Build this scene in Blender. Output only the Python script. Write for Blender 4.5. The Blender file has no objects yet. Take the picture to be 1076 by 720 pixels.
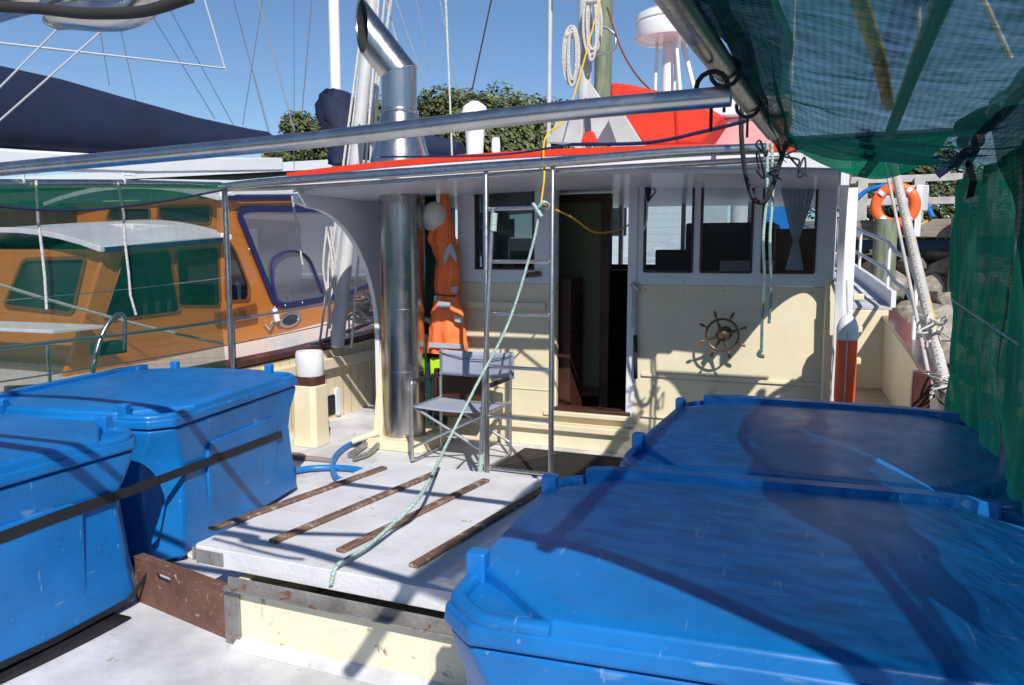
import bpy, math, random
from mathutils import Vector, Matrix, geometry, noise
random.seed(7)
R = math.radians
scn = bpy.context.scene
C = bpy.context.scene.collection

# ------------------------------------------------------------------ camera
CAMZ = 1.55; FPX = 820.0
PITCH = math.atan(92/FPX); YAW = math.atan(342/(FPX/math.cos(PITCH)))
cam_d = bpy.data.cameras.new('camera'); cam = bpy.data.objects.new('camera', cam_d); C.objects.link(cam)
cam.location = (0, 0, CAMZ); cam.rotation_euler = (R(90)-PITCH, 0, YAW)
cam_d.sensor_width = 36; cam_d.lens = FPX/1076*36; cam_d.clip_end = 3000; cam_d.clip_start = .02
scn.camera = cam
# ------------------------------------------------------------------ sky, sun, exposure
SUN = Vector((.65, -.97, 1.0)).normalized()          # towards the sun
w = bpy.data.worlds.new('World'); scn.world = w; w.use_nodes = True
nt = w.node_tree; nt.nodes.clear()
sky = nt.nodes.new('ShaderNodeTexSky'); sky.sky_type = 'NISHITA'; sky.sun_disc = False
sky.sun_elevation = math.asin(SUN.z); sky.sun_rotation = math.atan2(SUN.x, SUN.y)
sky.air_density = 1.0; sky.dust_density = .0; sky.ozone_density = 6.0
bg = nt.nodes.new('ShaderNodeBackground'); bg.inputs[1].default_value = .095
ow = nt.nodes.new('ShaderNodeOutputWorld')
nt.links.new(sky.outputs[0], bg.inputs[0]); nt.links.new(bg.outputs[0], ow.inputs[0])
sd = bpy.data.lights.new('sun', 'SUN'); sd.energy = 4.9; sd.angle = R(.5); sd.color = (1, .955, .89)
so = bpy.data.objects.new('sun', sd); C.objects.link(so); so.location = (4, -6, 9)
so.rotation_euler = SUN.to_track_quat('Z', 'Y').to_euler()
scn.view_settings.view_transform = 'Standard'; scn.view_settings.look = 'None'
scn.view_settings.exposure = 0.16; scn.view_settings.gamma = 1

# ------------------------------------------------------------------ survey: sight line of a photo point -> point on a real plane
_fw = Vector((-math.sin(YAW)*math.cos(PITCH), math.cos(YAW)*math.cos(PITCH), -math.sin(PITCH)))
_rt = Vector((math.cos(YAW), math.sin(YAW), 0)); _up = _rt.cross(_fw); _c = Vector((0, 0, CAMZ))
def at(x, y, Y=None, X=None, Z=None):
    d = _fw*FPX + _rt*(x-538) - _up*(y-360)
    if Y is not None: t = Y/d.y
    elif X is not None: t = X/d.x
    else: t = (Z-CAMZ)/d.z
    return _c + d*t

def atp(x, y, P0, N):
    d = _fw*FPX + _rt*(x-538) - _up*(y-360); return _c + d*((Vector(P0)-_c).dot(N)/d.dot(N))
# ------------------------------------------------------------------ materials
MATS = {}
def mat(name, col, rough=.5, metal=0, var=.08, vscale=6, bump=0, bscale=60, spots=None, spot_col=(.12,.06,.03), spot_scale=9,
        coat=0, rvar=.1, spec=.5, stretch=None, stretch_col=None, planks=None):
    m = bpy.data.materials.new(name); m.use_nodes = True; n = m.node_tree; L = n.links
    b = n.nodes['Principled BSDF']
    tc = n.nodes.new('ShaderNodeTexCoord'); mp = n.nodes.new('ShaderNodeMapping'); L.new(tc.outputs['Object'], mp.inputs[0])
    if stretch: mp.inputs['Scale'].default_value = stretch
    nz = n.nodes.new('ShaderNodeTexNoise'); nz.inputs['Scale'].default_value = vscale; nz.inputs['Detail'].default_value = 6; nz.inputs['Roughness'].default_value = .62
    L.new(mp.outputs[0], nz.inputs[0])
    r = n.nodes.new('ShaderNodeMapRange'); r.inputs[1].default_value = .3; r.inputs[2].default_value = .7
    r.inputs[3].default_value = 1-var*1.4; r.inputs[4].default_value = 1+var*.8; L.new(nz.outputs[0], r.inputs[0])
    mx = n.nodes.new('ShaderNodeVectorMath'); mx.operation = 'SCALE'; mx.inputs[0].default_value = col; L.new(r.outputs[0], mx.inputs['Scale'])
    out = mx.outputs[0]
    if stretch_col:
        m2 = n.nodes.new('ShaderNodeMix'); m2.data_type = 'RGBA'; r2 = n.nodes.new('ShaderNodeMapRange')
        r2.inputs[1].default_value = .45; r2.inputs[2].default_value = .62; L.new(nz.outputs[0], r2.inputs[0])
        L.new(r2.outputs[0], m2.inputs[0]); L.new(out, m2.inputs[6]); m2.inputs[7].default_value = (*stretch_col, 1); out = m2.outputs[2]
    if spots:
        n3 = n.nodes.new('ShaderNodeTexNoise'); n3.inputs['Scale'].default_value = spot_scale; n3.inputs['Detail'].default_value = 9; n3.inputs['Roughness'].default_value = .7
        L.new(tc.outputs['Object'], n3.inputs[0])
        r3 = n.nodes.new('ShaderNodeMapRange'); r3.inputs[1].default_value = spots; r3.inputs[2].default_value = spots+.05; L.new(n3.outputs[0], r3.inputs[0])
        m3 = n.nodes.new('ShaderNodeMix'); m3.data_type = 'RGBA'; L.new(r3.outputs[0], m3.inputs[0]); L.new(out, m3.inputs[6]); m3.inputs[7].default_value = (*spot_col, 1); out = m3.outputs[2]
    if planks:   # (axis, width): dark seams
        sx = n.nodes.new('ShaderNodeSeparateXYZ'); L.new(tc.outputs['Object'], sx.inputs[0])
        mo = n.nodes.new('ShaderNodeMath'); mo.operation = 'PINGPONG'; L.new(sx.outputs[planks[0]], mo.inputs[0]); mo.inputs[1].default_value = planks[1]/2
        lt = n.nodes.new('ShaderNodeMath'); lt.operation = 'LESS_THAN'; L.new(mo.outputs[0], lt.inputs[0]); lt.inputs[1].default_value = .003
        m4 = n.nodes.new('ShaderNodeMix'); m4.data_type = 'RGBA'; L.new(lt.outputs[0], m4.inputs[0]); L.new(out, m4.inputs[6])
        m4.inputs[7].default_value = (col[0]*.35, col[1]*.33, col[2]*.3, 1); out = m4.outputs[2]
    L.new(out, b.inputs['Base Color'])
    rr = n.nodes.new('ShaderNodeMapRange'); rr.inputs[3].default_value = max(.03, rough-rvar); rr.inputs[4].default_value = min(1, rough+rvar)
    n4 = n.nodes.new('ShaderNodeTexNoise'); n4.inputs['Scale'].default_value = vscale*2.3; n4.inputs['Detail'].default_value = 4; L.new(mp.outputs[0], n4.inputs[0]); L.new(n4.outputs[0], rr.inputs[0])
    L.new(rr.outputs[0], b.inputs['Roughness'])
    b.inputs['Metallic'].default_value = metal; b.inputs['Specular IOR Level'].default_value = spec
    if coat: b.inputs['Coat Weight'].default_value = coat; b.inputs['Coat Roughness'].default_value = .08
    if bump:
        n5 = n.nodes.new('ShaderNodeTexNoise'); n5.inputs['Scale'].default_value = bscale; n5.inputs['Detail'].default_value = 3; L.new(mp.outputs[0], n5.inputs[0])
        bp = n.nodes.new('ShaderNodeBump'); bp.inputs['Strength'].default_value = bump; bp.inputs['Distance'].default_value = .01; L.new(n5.outputs[0], bp.inputs['Height']); L.new(bp.outputs[0], b.inputs['Normal'])
    MATS[name] = m; return m

def scratch(name, col, thr=.70):
    m = MATS[name]; n = m.node_tree; L = n.links; b = n.nodes['Principled BSDF']; src = b.inputs['Base Color'].links[0].from_socket
    tc = n.nodes.new('ShaderNodeTexCoord')
    for k, (sc_, rot, s3) in enumerate(((( 3, 46, 9), (0, 0, .5), 1.7), ((40, 4, 12), (0, 0, -.3), 1.4), ((7, 7, 7), (0, 0, 0), 9))):
        mp = n.nodes.new('ShaderNodeMapping'); mp.inputs['Scale'].default_value = sc_; mp.inputs['Rotation'].default_value = rot; L.new(tc.outputs['Object'], mp.inputs[0])
        nz = n.nodes.new('ShaderNodeTexNoise'); nz.inputs['Scale'].default_value = s3; nz.inputs['Detail'].default_value = 2; L.new(mp.outputs[0], nz.inputs[0])
        r = n.nodes.new('ShaderNodeMapRange'); t = thr if k < 2 else thr+.02; r.inputs[1].default_value = t; r.inputs[2].default_value = t+.05; r.inputs[4].default_value = .55; L.new(nz.outputs[0], r.inputs[0])
        mx = n.nodes.new('ShaderNodeMix'); mx.data_type = 'RGBA'; L.new(r.outputs[0], mx.inputs[0]); L.new(src, mx.inputs[6]); mx.inputs[7].default_value = (*col, 1); src = mx.outputs[2]
    L.new(src, b.inputs['Base Color'])

def netmat(name, col, cover, pitch=.02, trans=.35, axes=(1, 2), streak=.25, amp=.1, nscale=5):
    """open-weave shade cloth: threads as a fine pattern, see-through between them"""
    m = bpy.data.materials.new(name); m.use_nodes = True; n = m.node_tree; L = n.links; n.nodes.clear()
    out = n.nodes.new('ShaderNodeOutputMaterial'); tc = n.nodes.new('ShaderNodeTexCoord')
    sx = n.nodes.new('ShaderNodeSeparateXYZ'); L.new(tc.outputs['Object'], sx.inputs[0])
    vals = []
    for a in axes:
        mu = n.nodes.new('ShaderNodeMath'); mu.operation = 'MULTIPLY'; mu.inputs[1].default_value = 6.2832/pitch; L.new(sx.outputs[a], mu.inputs[0])
        s = n.nodes.new('ShaderNodeMath'); s.operation = 'SINE'; L.new(mu.outputs[0], s.inputs[0]); vals.append(s.outputs[0])
    nz = n.nodes.new('ShaderNodeTexNoise'); nz.inputs['Scale'].default_value = nscale; nz.inputs['Detail'].default_value = 9; nz.inputs['Roughness'].default_value = .68
    mp = n.nodes.new('ShaderNodeMapping'); mp.inputs['Scale'].default_value = (1, 3, 1); L.new(tc.outputs['Object'], mp.inputs[0]); L.new(mp.outputs[0], nz.inputs[0])
    a1 = n.nodes.new('ShaderNodeMath'); a1.operation = 'MULTIPLY_ADD'; L.new(vals[0], a1.inputs[0]); a1.inputs[1].default_value = amp; a1.inputs[2].default_value = cover
    a2 = n.nodes.new('ShaderNodeMath'); a2.operation = 'MULTIPLY_ADD'; L.new(vals[1], a2.inputs[0]); a2.inputs[1].default_value = amp*.6; L.new(a1.outputs[0], a2.inputs[2])
    r = n.nodes.new('ShaderNodeMapRange'); r.inputs[1].default_value = .3; r.inputs[2].default_value = .7; r.inputs[3].default_value = -streak/2; r.inputs[4].default_value = streak/2; L.new(nz.outputs[0], r.inputs[0])
    a3 = n.nodes.new('ShaderNodeMath'); a3.operation = 'ADD'; a3.use_clamp = True; L.new(a2.outputs[0], a3.inputs[0]); L.new(r.outputs[0], a3.inputs[1])
    tr = n.nodes.new('ShaderNodeBsdfTransparent'); df = n.nodes.new('ShaderNodeBsdfDiffuse'); tl = n.nodes.new('ShaderNodeBsdfTranslucent')
    df.inputs[0].default_value = (*col, 1); tl.inputs[0].default_value = (*col, 1)
    mm = n.nodes.new('ShaderNodeMixShader'); mm.inputs[0].default_value = trans; L.new(df.outputs[0], mm.inputs[1]); L.new(tl.outputs[0], mm.inputs[2])
    mx = n.nodes.new('ShaderNodeMixShader'); L.new(a3.outputs[0], mx.inputs[0]); L.new(tr.outputs[0], mx.inputs[1]); L.new(mm.outputs[0], mx.inputs[2])
    L.new(mx.outputs[0], out.inputs[0]); MATS[name] = m; return m

def glassmat(name, tint, alpha, rough=.04):
    m = bpy.data.materials.new(name); m.use_nodes = True; n = m.node_tree; L = n.links; n.nodes.clear()
    out = n.nodes.new('ShaderNodeOutputMaterial')
    tr = n.nodes.new('ShaderNodeBsdfTransparent'); tr.inputs[0].default_value = (*tint, 1)
    gl = n.nodes.new('ShaderNodeBsdfGlossy'); gl.inputs['Roughness'].default_value = rough; gl.inputs[0].default_value = (.9, .93, 1, 1)
    fr = n.nodes.new('ShaderNodeFresnel'); fr.inputs[0].default_value = 1.45
    ad = n.nodes.new('ShaderNodeMath'); ad.operation = 'ADD'; ad.use_clamp = True; L.new(fr.outputs[0], ad.inputs[0]); ad.inputs[1].default_value = alpha
    geo = n.nodes.new('ShaderNodeNewGeometry'); iv = n.nodes.new('ShaderNodeMath'); iv.operation = 'SUBTRACT'; iv.inputs[0].default_value = 1; L.new(geo.outputs['Backfacing'], iv.inputs[1])
    mu = n.nodes.new('ShaderNodeMath'); mu.operation = 'MULTIPLY'; L.new(ad.outputs[0], mu.inputs[0]); L.new(iv.outputs[0], mu.inputs[1])
    mx = n.nodes.new('ShaderNodeMixShader'); L.new(mu.outputs[0], mx.inputs[0]); L.new(tr.outputs[0], mx.inputs[1]); L.new(gl.outputs[0], mx.inputs[2])
    L.new(mx.outputs[0], out.inputs[0]); MATS[name] = m; return m

mat('deck', (.60,.60,.62), .75, var=.24, vscale=2.5, bump=.2, bscale=140, spots=.61, spot_col=(.36,.31,.26), spot_scale=7)
mat('side_deck', (.36,.29,.22), .85, var=.15, vscale=3, bump=.3, spots=.6, spot_col=(.25,.19,.14))
mat('cream', (.74,.655,.46), .42, var=.06, vscale=3, bump=.05, bscale=30, spots=.70, spot_col=(.30,.20,.10), spot_scale=14, coat=.15)
mat('cream_worn', (.74,.68,.50), .55, var=.10, vscale=4, bump=.25, bscale=50, spots=.60, spot_col=(.25,.18,.11), spot_scale=11)
mat('cream_planks', (.70,.61,.41), .5, var=.07, vscale=4, bump=.1, planks=(1, .13))
mat('white', (.72,.73,.77), .4, var=.05, vscale=3, bump=.04, bscale=40, coat=.15)
mat('white_worn', (.70,.70,.72), .6, var=.08, vscale=5, bump=.3, bscale=70, spots=.66, spot_col=(.35,.25,.16), spot_scale=16)
mat('hatch_white', (.64,.635,.66), .7, var=.12, vscale=3.5, bump=.25, bscale=60, spots=.63, spot_col=(.38,.33,.28), spot_scale=9)
mat('gelcoat', (.78,.79,.80), .25, var=.03, coat=.4)
mat('red_paint', (.75,.045,.012), .35, var=.1, vscale=8)
mat('red_canvas', (.68,.028,.007), .7, var=.10, vscale=3, bump=.4, bscale=6)
mat('pink_canvas', (.62,.30,.30), .65, var=.12, vscale=3, bump=.4, bscale=6)
mat('grey_canvas', (.42,.41,.41), .7, var=.12, vscale=3, bump=.4, bscale=7)
mat('brown_steel', (.15,.07,.045), .6, var=.3, vscale=6, bump=.3, bscale=40, spots=.60, spot_col=(.36,.26,.21), spot_scale=34)
mat('batten', (.19,.11,.075), .7, var=.35, vscale=5, stretch=(8,1,8), bump=.5, spots=.54, spot_col=(.36,.28,.23), spot_scale=22)
mat('worn_metal', (.30,.285,.27), .55, metal=.5, var=.25, vscale=9, bump=.4, spots=.58, spot_col=(.22,.10,.045), spot_scale=14)
mat('caprail', (.085,.028,.022), .35, var=.2, vscale=6, coat=.3)
mat('steel', (.56,.55,.54), .30, metal=1, var=.12, vscale=14, rvar=.10, spots=.64, spot_col=(.34,.25,.17), spot_scale=22)
mat('stack_steel', (.50,.47,.445), .25, metal=1, var=.14, vscale=3.5, rvar=.10, stretch=(5,5,.7), bump=.09, bscale=3, spots=.66, spot_col=(.40,.27,.15), spot_scale=6)
mat('galv', (.40,.40,.41), .42, metal=.85, var=.2, vscale=18, spots=.60, spot_col=(.26,.17,.11), spot_scale=15)
mat('alu', (.52,.53,.55), .38, metal=.9, var=.12, vscale=12)
mat('alu_paint', (.50,.50,.51), .5, var=.1, vscale=6)
mat('soot', (.012,.012,.013), .8, var=.4, vscale=15, bump=1, bscale=40)
mat('blue_plastic', (.004,.150,.46), .36, var=.16, vscale=3.2, bump=.16, bscale=9, spots=.665, spot_col=(.05,.21,.47), spot_scale=24, rvar=.14)
scratch('blue_plastic', (.16,.32,.50), .70)
mat('blue_lug', (.006,.155,.48), .3, var=.05)
mat('dark_gap', (.008,.010,.015), .8)
mat('strap', (.012,.013,.018), .6, var=.2, vscale=30, bump=.4, bscale=200)
mat('strap_blue', (.012,.016,.07), .6, var=.2, vscale=30, bump=.4, bscale=200)
mat('black_rubber', (.014,.014,.016), .65, var=.3, vscale=20)
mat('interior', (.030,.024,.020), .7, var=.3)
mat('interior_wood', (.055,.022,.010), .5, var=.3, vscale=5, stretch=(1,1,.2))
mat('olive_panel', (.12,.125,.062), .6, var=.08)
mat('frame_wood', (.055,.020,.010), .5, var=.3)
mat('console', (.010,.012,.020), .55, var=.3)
mat('curtain', (.62,.64,.66), .8, var=.1)
mat('canvas_grey', (.30,.33,.42), .8, var=.08, vscale=6, bump=.3, bscale=240)
mat('hivis', (.98,.20,.05), .7, var=.08, vscale=6, bump=.3, bscale=9)
mat('reflective', (.42,.45,.50), .4, var=.1)
mat('lime', (.45,.75,.03), .6)
mat('green_coat', (.006,.045,.04), .7, var=.2, bump=.4, bscale=9)
mat('helmet', (.62,.60,.55), .4, var=.06, vscale=9)
mat('rope_mint', (.42,.58,.52), .85, var=.25, vscale=90, bump=1, bscale=120)
mat('rope_white', (.62,.60,.56), .85, var=.25, vscale=80, bump=1, bscale=120)
mat('rope_yellow', (.80,.47,.02), .7, var=.25, vscale=80)
mat('rope_dark', (.02,.02,.022), .8)
mat('wire', (.16,.17,.20), .5, metal=.3)
mat('wire_white', (.62,.63,.66), .5)
mat('hose_blue', (.01,.17,.50), .35, var=.1)
mat('bronze', (.16,.12,.075), .38, metal=.75, var=.35, vscale=30)
mat('wheel_wood', (.20,.10,.05), .45, var=.3)
mat('buoy_orange', (.90,.13,.02), .5, var=.08)
mat('fender_red', (.85,.10,.03), .45, var=.06)
mat('varnish', (.50,.17,.022), .30, var=.16, vscale=4, stretch=(1,.25,6), coat=.5, stretch_col=(.40,.125,.016))
mat('varnish_dark', (.17,.05,.012), .35, var=.2, vscale=5, coat=.4)
mat('navy', (.006,.014,.048), .8, var=.25, vscale=2, bump=.6, bscale=3)
mat('navy_trim', (.008,.012,.085), .7, var=.15)
mat('launch_glass', (.022,.030,.036), .08, var=.4, vscale=3, spec=.6)
mat('stripe_white', (.7,.7,.68), .8); mat('stripe_blue', (.03,.08,.18), .8)
mat('water', (.012,.035,.035), .08, var=.1, bump=.6, bscale=2.2)
mat('timber_grey', (.27,.23,.20), .85, var=.3, vscale=3, stretch=(.4,4,6), bump=.5, spots=.64, spot_col=(.10,.04,.03), spot_scale=4)
mat('timber_pale', (.46,.44,.42), .8, var=.2, vscale=4)
mat('pile_green', (.20,.24,.16), .85, var=.35, vscale=4, stretch=(3,3,.5), bump=.5)
mat('rock', (.34,.30,.25), .9, var=.35, vscale=2.2, bump=.9, bscale=7)
mat('rock_dark', (.18,.16,.14), .9, var=.35, vscale=2.2, bump=.9, bscale=7)
mat('leaf_a', (.105,.130,.034), .55, var=.5, vscale=.8); mat('leaf_b', (.17,.185,.06), .5, var=.5, vscale=.8); mat('leaf_c', (.055,.080,.024), .6, var=.5, vscale=.8)
mat('bark', (.12,.09,.065), .9, var=.3, bump=.6, bscale=12)
mat('shed_white', (.62,.65,.66), .6, var=.05, planks=(2, .22))
mat('shed_grey', (.33,.34,.33), .6, var=.1, planks=(1, .3))
mat('timber_yellow', (.42,.33,.10), .6, var=.2)
mat('reflection_wood', (.045,.058,.030), .95, var=.6, vscale=.25, bump=1, bscale=1)
mat('bank', (.09,.10,.055), .95, var=.4, vscale=.6, bump=1, bscale=4)
mat('sign_white', (.72,.72,.72), .5); mat('sign_red', (.65,.03,.02), .5)
mat('rubber_mat', (.018,.017,.017), .7, var=.2)
mat('light_lens', (.50,.50,.40), .4)
netmat('net_port', (.004,.11,.075), .50, .012, .35, (1, 2), .10, .025)
netmat('net_flap', (.004,.11,.075), .66, .012, .40, (1, 2), .25, .03)
netmat('net_over', (.006,.060,.052), .77, .017, .45, (0, 1), .40, .035, 9)
netmat('net_star', (.008,.115,.075), .97, .014, .50, (1, 2), .10, .02)
netmat('net_valance', (.006,.17,.10), .97, .014, .50, (0, 2), .06, .02)
netmat('net_dark', (.006,.055,.042), .78, .020, .35, (1, 2), .25, .08)
glassmat('pane', (.86,.90,.92), .0)
glassmat('vinyl', (.74,.76,.80), .10, .14)
_m = MATS['vinyl'].node_tree; _mx = [q for q in _m.nodes if q.type == 'MIX_SHADER'][0]; _o = [q for q in _m.nodes if q.type == 'OUTPUT_MATERIAL'][0]
_d = _m.nodes.new('ShaderNodeBsdfDiffuse'); _d.inputs[0].default_value = (.42,.44,.50,1); _x = _m.nodes.new('ShaderNodeMixShader'); _n = _m.nodes.new('ShaderNodeTexNoise'); _n.inputs['Scale'].default_value = 3
_r = _m.nodes.new('ShaderNodeMapRange'); _r.inputs[3].default_value = .02; _r.inputs[4].default_value = .26; _m.links.new(_n.outputs[0], _r.inputs[0]); _m.links.new(_r.outputs[0], _x.inputs[0])
_m.links.new(_mx.outputs[0], _x.inputs[1]); _m.links.new(_d.outputs[0], _x.inputs[2]); _m.links.new(_x.outputs[0], _o.inputs[0])
glassmat('smoke_pane', (.42,.48,.50), .01)

# ------------------------------------------------------------------ mesh helpers
class MB:
    def __init__(s): s.v = []; s.f = []; s.m = []; s.cur = 0
    def add(s, vs, fs):
        o = len(s.v); s.v += [tuple(v) for v in vs]; s.f += [tuple(i+o for i in f) for f in fs]; s.m += [s.cur]*len(fs); return s
    def box(s, x0, x1, y0, y1, z0, z1, M=None):
        vs = [Vector((x, y, z)) for z in (z0, z1) for y in (y0, y1) for x in (x0, x1)]
        if M: vs = [M @ v for v in vs]
        return s.add(vs, [(0,2,3,1),(4,5,7,6),(0,1,5,4),(2,6,7,3),(0,4,6,2),(1,3,7,5)])
    def bar(s, a, b, w, h, up=Vector((0,0,1))):
        a = Vector(a); b = Vector(b); d = (b-a).normalized(); sd = d.cross(up)
        if sd.length < .01: sd = d.cross(Vector((0,1,0)))
        sd.normalize(); u = sd.cross(d)
        vs = [p+sd*(i*w/2)+u*(j*h/2) for p in (a, b) for j in (-1, 1) for i in (-1, 1)]
        return s.add(vs, [(0,2,3,1),(4,5,7,6),(0,1,5,4),(2,6,7,3),(0,4,6,2),(1,3,7,5)])
    def tube(s, pts, r, n=10, cap=True, closed=False, flat=1.0):
        pts = [Vector(p) for p in pts]; k = len(pts); rs = r if isinstance(r, (list, tuple)) else [r]*k
        vs = []; prev = None
        for i, p in enumerate(pts):
            if closed: d = pts[(i+1) % k]-pts[i-1]
            else: d = pts[min(i+1, k-1)]-pts[max(i-1, 0)]
            if d.length < 1e-9: d = Vector((0,0,1))
            d.normalize()
            if prev is None:
                u = d.cross(Vector((0,0,1)))
                if u.length < .05: u = d.cross(Vector((0,1,0)))
            else: u = prev - d*prev.dot(d)
            u.normalize(); prev = u; q = d.cross(u)
            for j in range(n):
                a = 2*math.pi*j/n; vs.append(p+u*(math.cos(a)*rs[i])+q*(math.sin(a)*rs[i]*flat))
        fs = []
        for i in range(k if closed else k-1):
            i2 = (i+1) % k
            for j in range(n): fs.append((i*n+j, i*n+(j+1) % n, i2*n+(j+1) % n, i2*n+j))
        if cap and not closed: fs += [tuple(reversed(range(n))), tuple((k-1)*n+j for j in range(n))]
        return s.add(vs, fs)
    def lathe(s, prof, o=(0,0,0), n=28, M=None):
        vs = []; fs = []; k = len(prof)
        for r, z in prof:
            for j in range(n):
                a = 2*math.pi*j/n; v = Vector((r*math.cos(a), r*math.sin(a), z)); v = (M @ v) if M else v; vs.append(v+Vector(o))
        for i in range(k-1):
            for j in range(n): fs.append((i*n+j, i*n+(j+1) % n, (i+1)*n+(j+1) % n, (i+1)*n+j))
        fs.append(tuple(reversed(range(n)))); fs.append(tuple((k-1)*n+j for j in range(n)))
        return s.add(vs, fs)
    def plate(s, outer, holes, fn, t0, t1):
        """2D polygon with holes -> slab; fn(u,v,t) -> xyz"""
        loops = [outer]+list(holes); tri = geometry.tessellate_polygon([[Vector((p[0], p[1], 0)) for p in l] for l in loops])
        flat = [p for l in loops for p in l]; n = len(flat)
        vs = [fn(p[0], p[1], t0) for p in flat]+[fn(p[0], p[1], t1) for p in flat]
        fs = [tuple(t) for t in tri]+[tuple(i+n for i in reversed(t)) for t in tri]; o = 0
        for l in loops:
            k = len(l)
            for i in range(k): j = (i+1) % k; fs.append((o+i, o+j, n+o+j, n+o+i))
            o += k
        return s.add(vs, fs)
    def rings(s, rings, cap0=True, cap1=True):
        n = len(rings[0]); vs = [v for r in rings for v in r]; fs = []
        for i in range(len(rings)-1):
            for j in range(n): fs.append((i*n+j, i*n+(j+1) % n, (i+1)*n+(j+1) % n, (i+1)*n+j))
        if cap0: fs.append(tuple(reversed(range(n))))
        if cap1: fs.append(tuple((len(rings)-1)*n+j for j in range(n)))
        return s.add(vs, fs)
    def sheet(s, fn, nu, nv):
        vs = [fn(i/nu, j/nv) for j in range(nv+1) for i in range(nu+1)]
        fs = [(j*(nu+1)+i, j*(nu+1)+i+1, (j+1)*(nu+1)+i+1, (j+1)*(nu+1)+i) for j in range(nv) for i in range(nu)]
        return s.add(vs, fs)
    def build(s, name, m, parent=None, bevel=0, seg=2, smooth=None, sub=0, thick=0):
        me = bpy.data.meshes.new(name); me.from_pydata(s.v, [], s.f)
        for mm in (m if isinstance(m, (list, tuple)) else [m]): me.materials.append(MATS[mm])
        if isinstance(m, (list, tuple)): me.polygons.foreach_set('material_index', s.m)
        import bmesh
        bm = bmesh.new(); bm.from_mesh(me)
        if not thick and len(s.f) < 8000: bmesh.ops.recalc_face_normals(bm, faces=bm.faces)
        bm.to_mesh(me); bm.free(); me.update()
        if smooth is not None or bevel or sub:
            me.polygons.foreach_set('use_smooth', [True]*len(me.polygons)); me.set_sharp_from_angle(angle=R(smooth if smooth else 35))
        o = bpy.data.objects.new(name, me); C.objects.link(o)
        if parent:
            o.parent = parent
            if parent.type == 'EMPTY': o.matrix_parent_inverse = Matrix.Translation(-Vector(parent.location))
        if thick: md = o.modifiers.new('thick', 'SOLIDIFY'); md.thickness = thick; md.offset = 0
        if bevel: md = o.modifiers.new('bevel', 'BEVEL'); md.width = bevel; md.segments = seg; md.limit_method = 'ANGLE'; md.angle_limit = R(32); md.harden_normals = False
        if sub: md = o.modifiers.new('sub', 'SUBSURF'); md.levels = sub; md.render_levels = sub
        return o
def world_loc(o):
    # meshes are written in world coordinates unless their thing is built at the origin and placed later
    v = Vector((0,0,0))
    while o is not None:
        if o.type == 'EMPTY': v = v+Vector(o.location)
        o = o.parent
    return v
def tag(o, label=None, cat=None, group=None, kind=None):
    if label: o['label'] = label
    if cat: o['category'] = cat
    if group: o['group'] = group
    if kind: o['kind'] = kind
    return o
def thing(name, label, cat, loc=(0,0,0), group=None):
    o = bpy.data.objects.new(name, None); C.objects.link(o); o.location = loc; o.empty_display_size = .2
    return tag(o, label, cat, group)
def copy_tree(o, parent=None, depth=0):
    c = o.copy(); C.objects.link(c)
    if parent: c.parent = parent
    if depth < 3:
        for ch in list(o.children): copy_tree(ch, c, depth+1)
    return c
def rnd(poly, r, n=4):
    """round the corners of a 2D polygon"""
    out = []; k = len(poly)
    for i in range(k):
        p = Vector(poly[i][:2]); a = Vector(poly[i-1][:2]); b = Vector(poly[(i+1) % k][:2])
        da = (a-p); db = (b-p); rr = min(r, da.length*.45, db.length*.45); p0 = p+da.normalized()*rr; p1 = p+db.normalized()*rr
        for j in range(n+1):
            t = j/n; out.append(tuple(p0*(1-t)**2+p*2*t*(1-t)+p1*t*t))
    return out
def rect(x0, x1, z0, z1): return [(x0, z0), (x1, z0), (x1, z1), (x0, z1)]
def inset(poly, d):
    k = len(poly); c = Vector((sum(p[0] for p in poly)/k, sum(p[1] for p in poly)/k)); area = sum(poly[i][0]*poly[(i+1) % k][1]-poly[(i+1) % k][0]*poly[i][1] for i in range(k))
    s = 1 if area > 0 else -1; out = []
    for i in range(k):
        p = Vector(poly[i]); a = Vector(poly[i-1]); b = Vector(poly[(i+1) % k]); d1 = (p-a); d2 = (b-p)
        if d1.length < 1e-6: d1 = d2
        if d2.length < 1e-6: d2 = d1
        d1.normalize(); d2.normalize(); n1 = Vector((-d1.y, d1.x))*s; n2 = Vector((-d2.y, d2.x))*s; n = n1+n2
        if n.length < 1e-6: n = n1
        n.normalize(); out.append(tuple(p+n*(d/max(.5, n.dot(n1)))))
    return out
XZ = lambda Y0: (lambda u, v, t: (u, Y0+t, v))
YZ = lambda X0: (lambda u, v, t: (X0+t, u, v))
def spline(pts, n=8):
    pts = [Vector(p) for p in pts]; out = []
    P = [pts[0]*2-pts[1]]+pts+[pts[-1]*2-pts[-2]]
    for i in range(1, len(P)-2):
        for j in range(n):
            t = j/n; a, b, c, d = P[i-1:i+3]
            out.append(.5*((2*b)+(c-a)*t+(2*a-5*b+4*c-d)*t*t+(-a+3*b-3*c+d)*t**3))
    out.append(pts[-1]); return out
def sag(a, b, s, n=10):
    a = Vector(a); b = Vector(b); return [a.lerp(b, i/n)-Vector((0,0,s*4*(i/n)*(1-i/n))) for i in range(n+1)]
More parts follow.
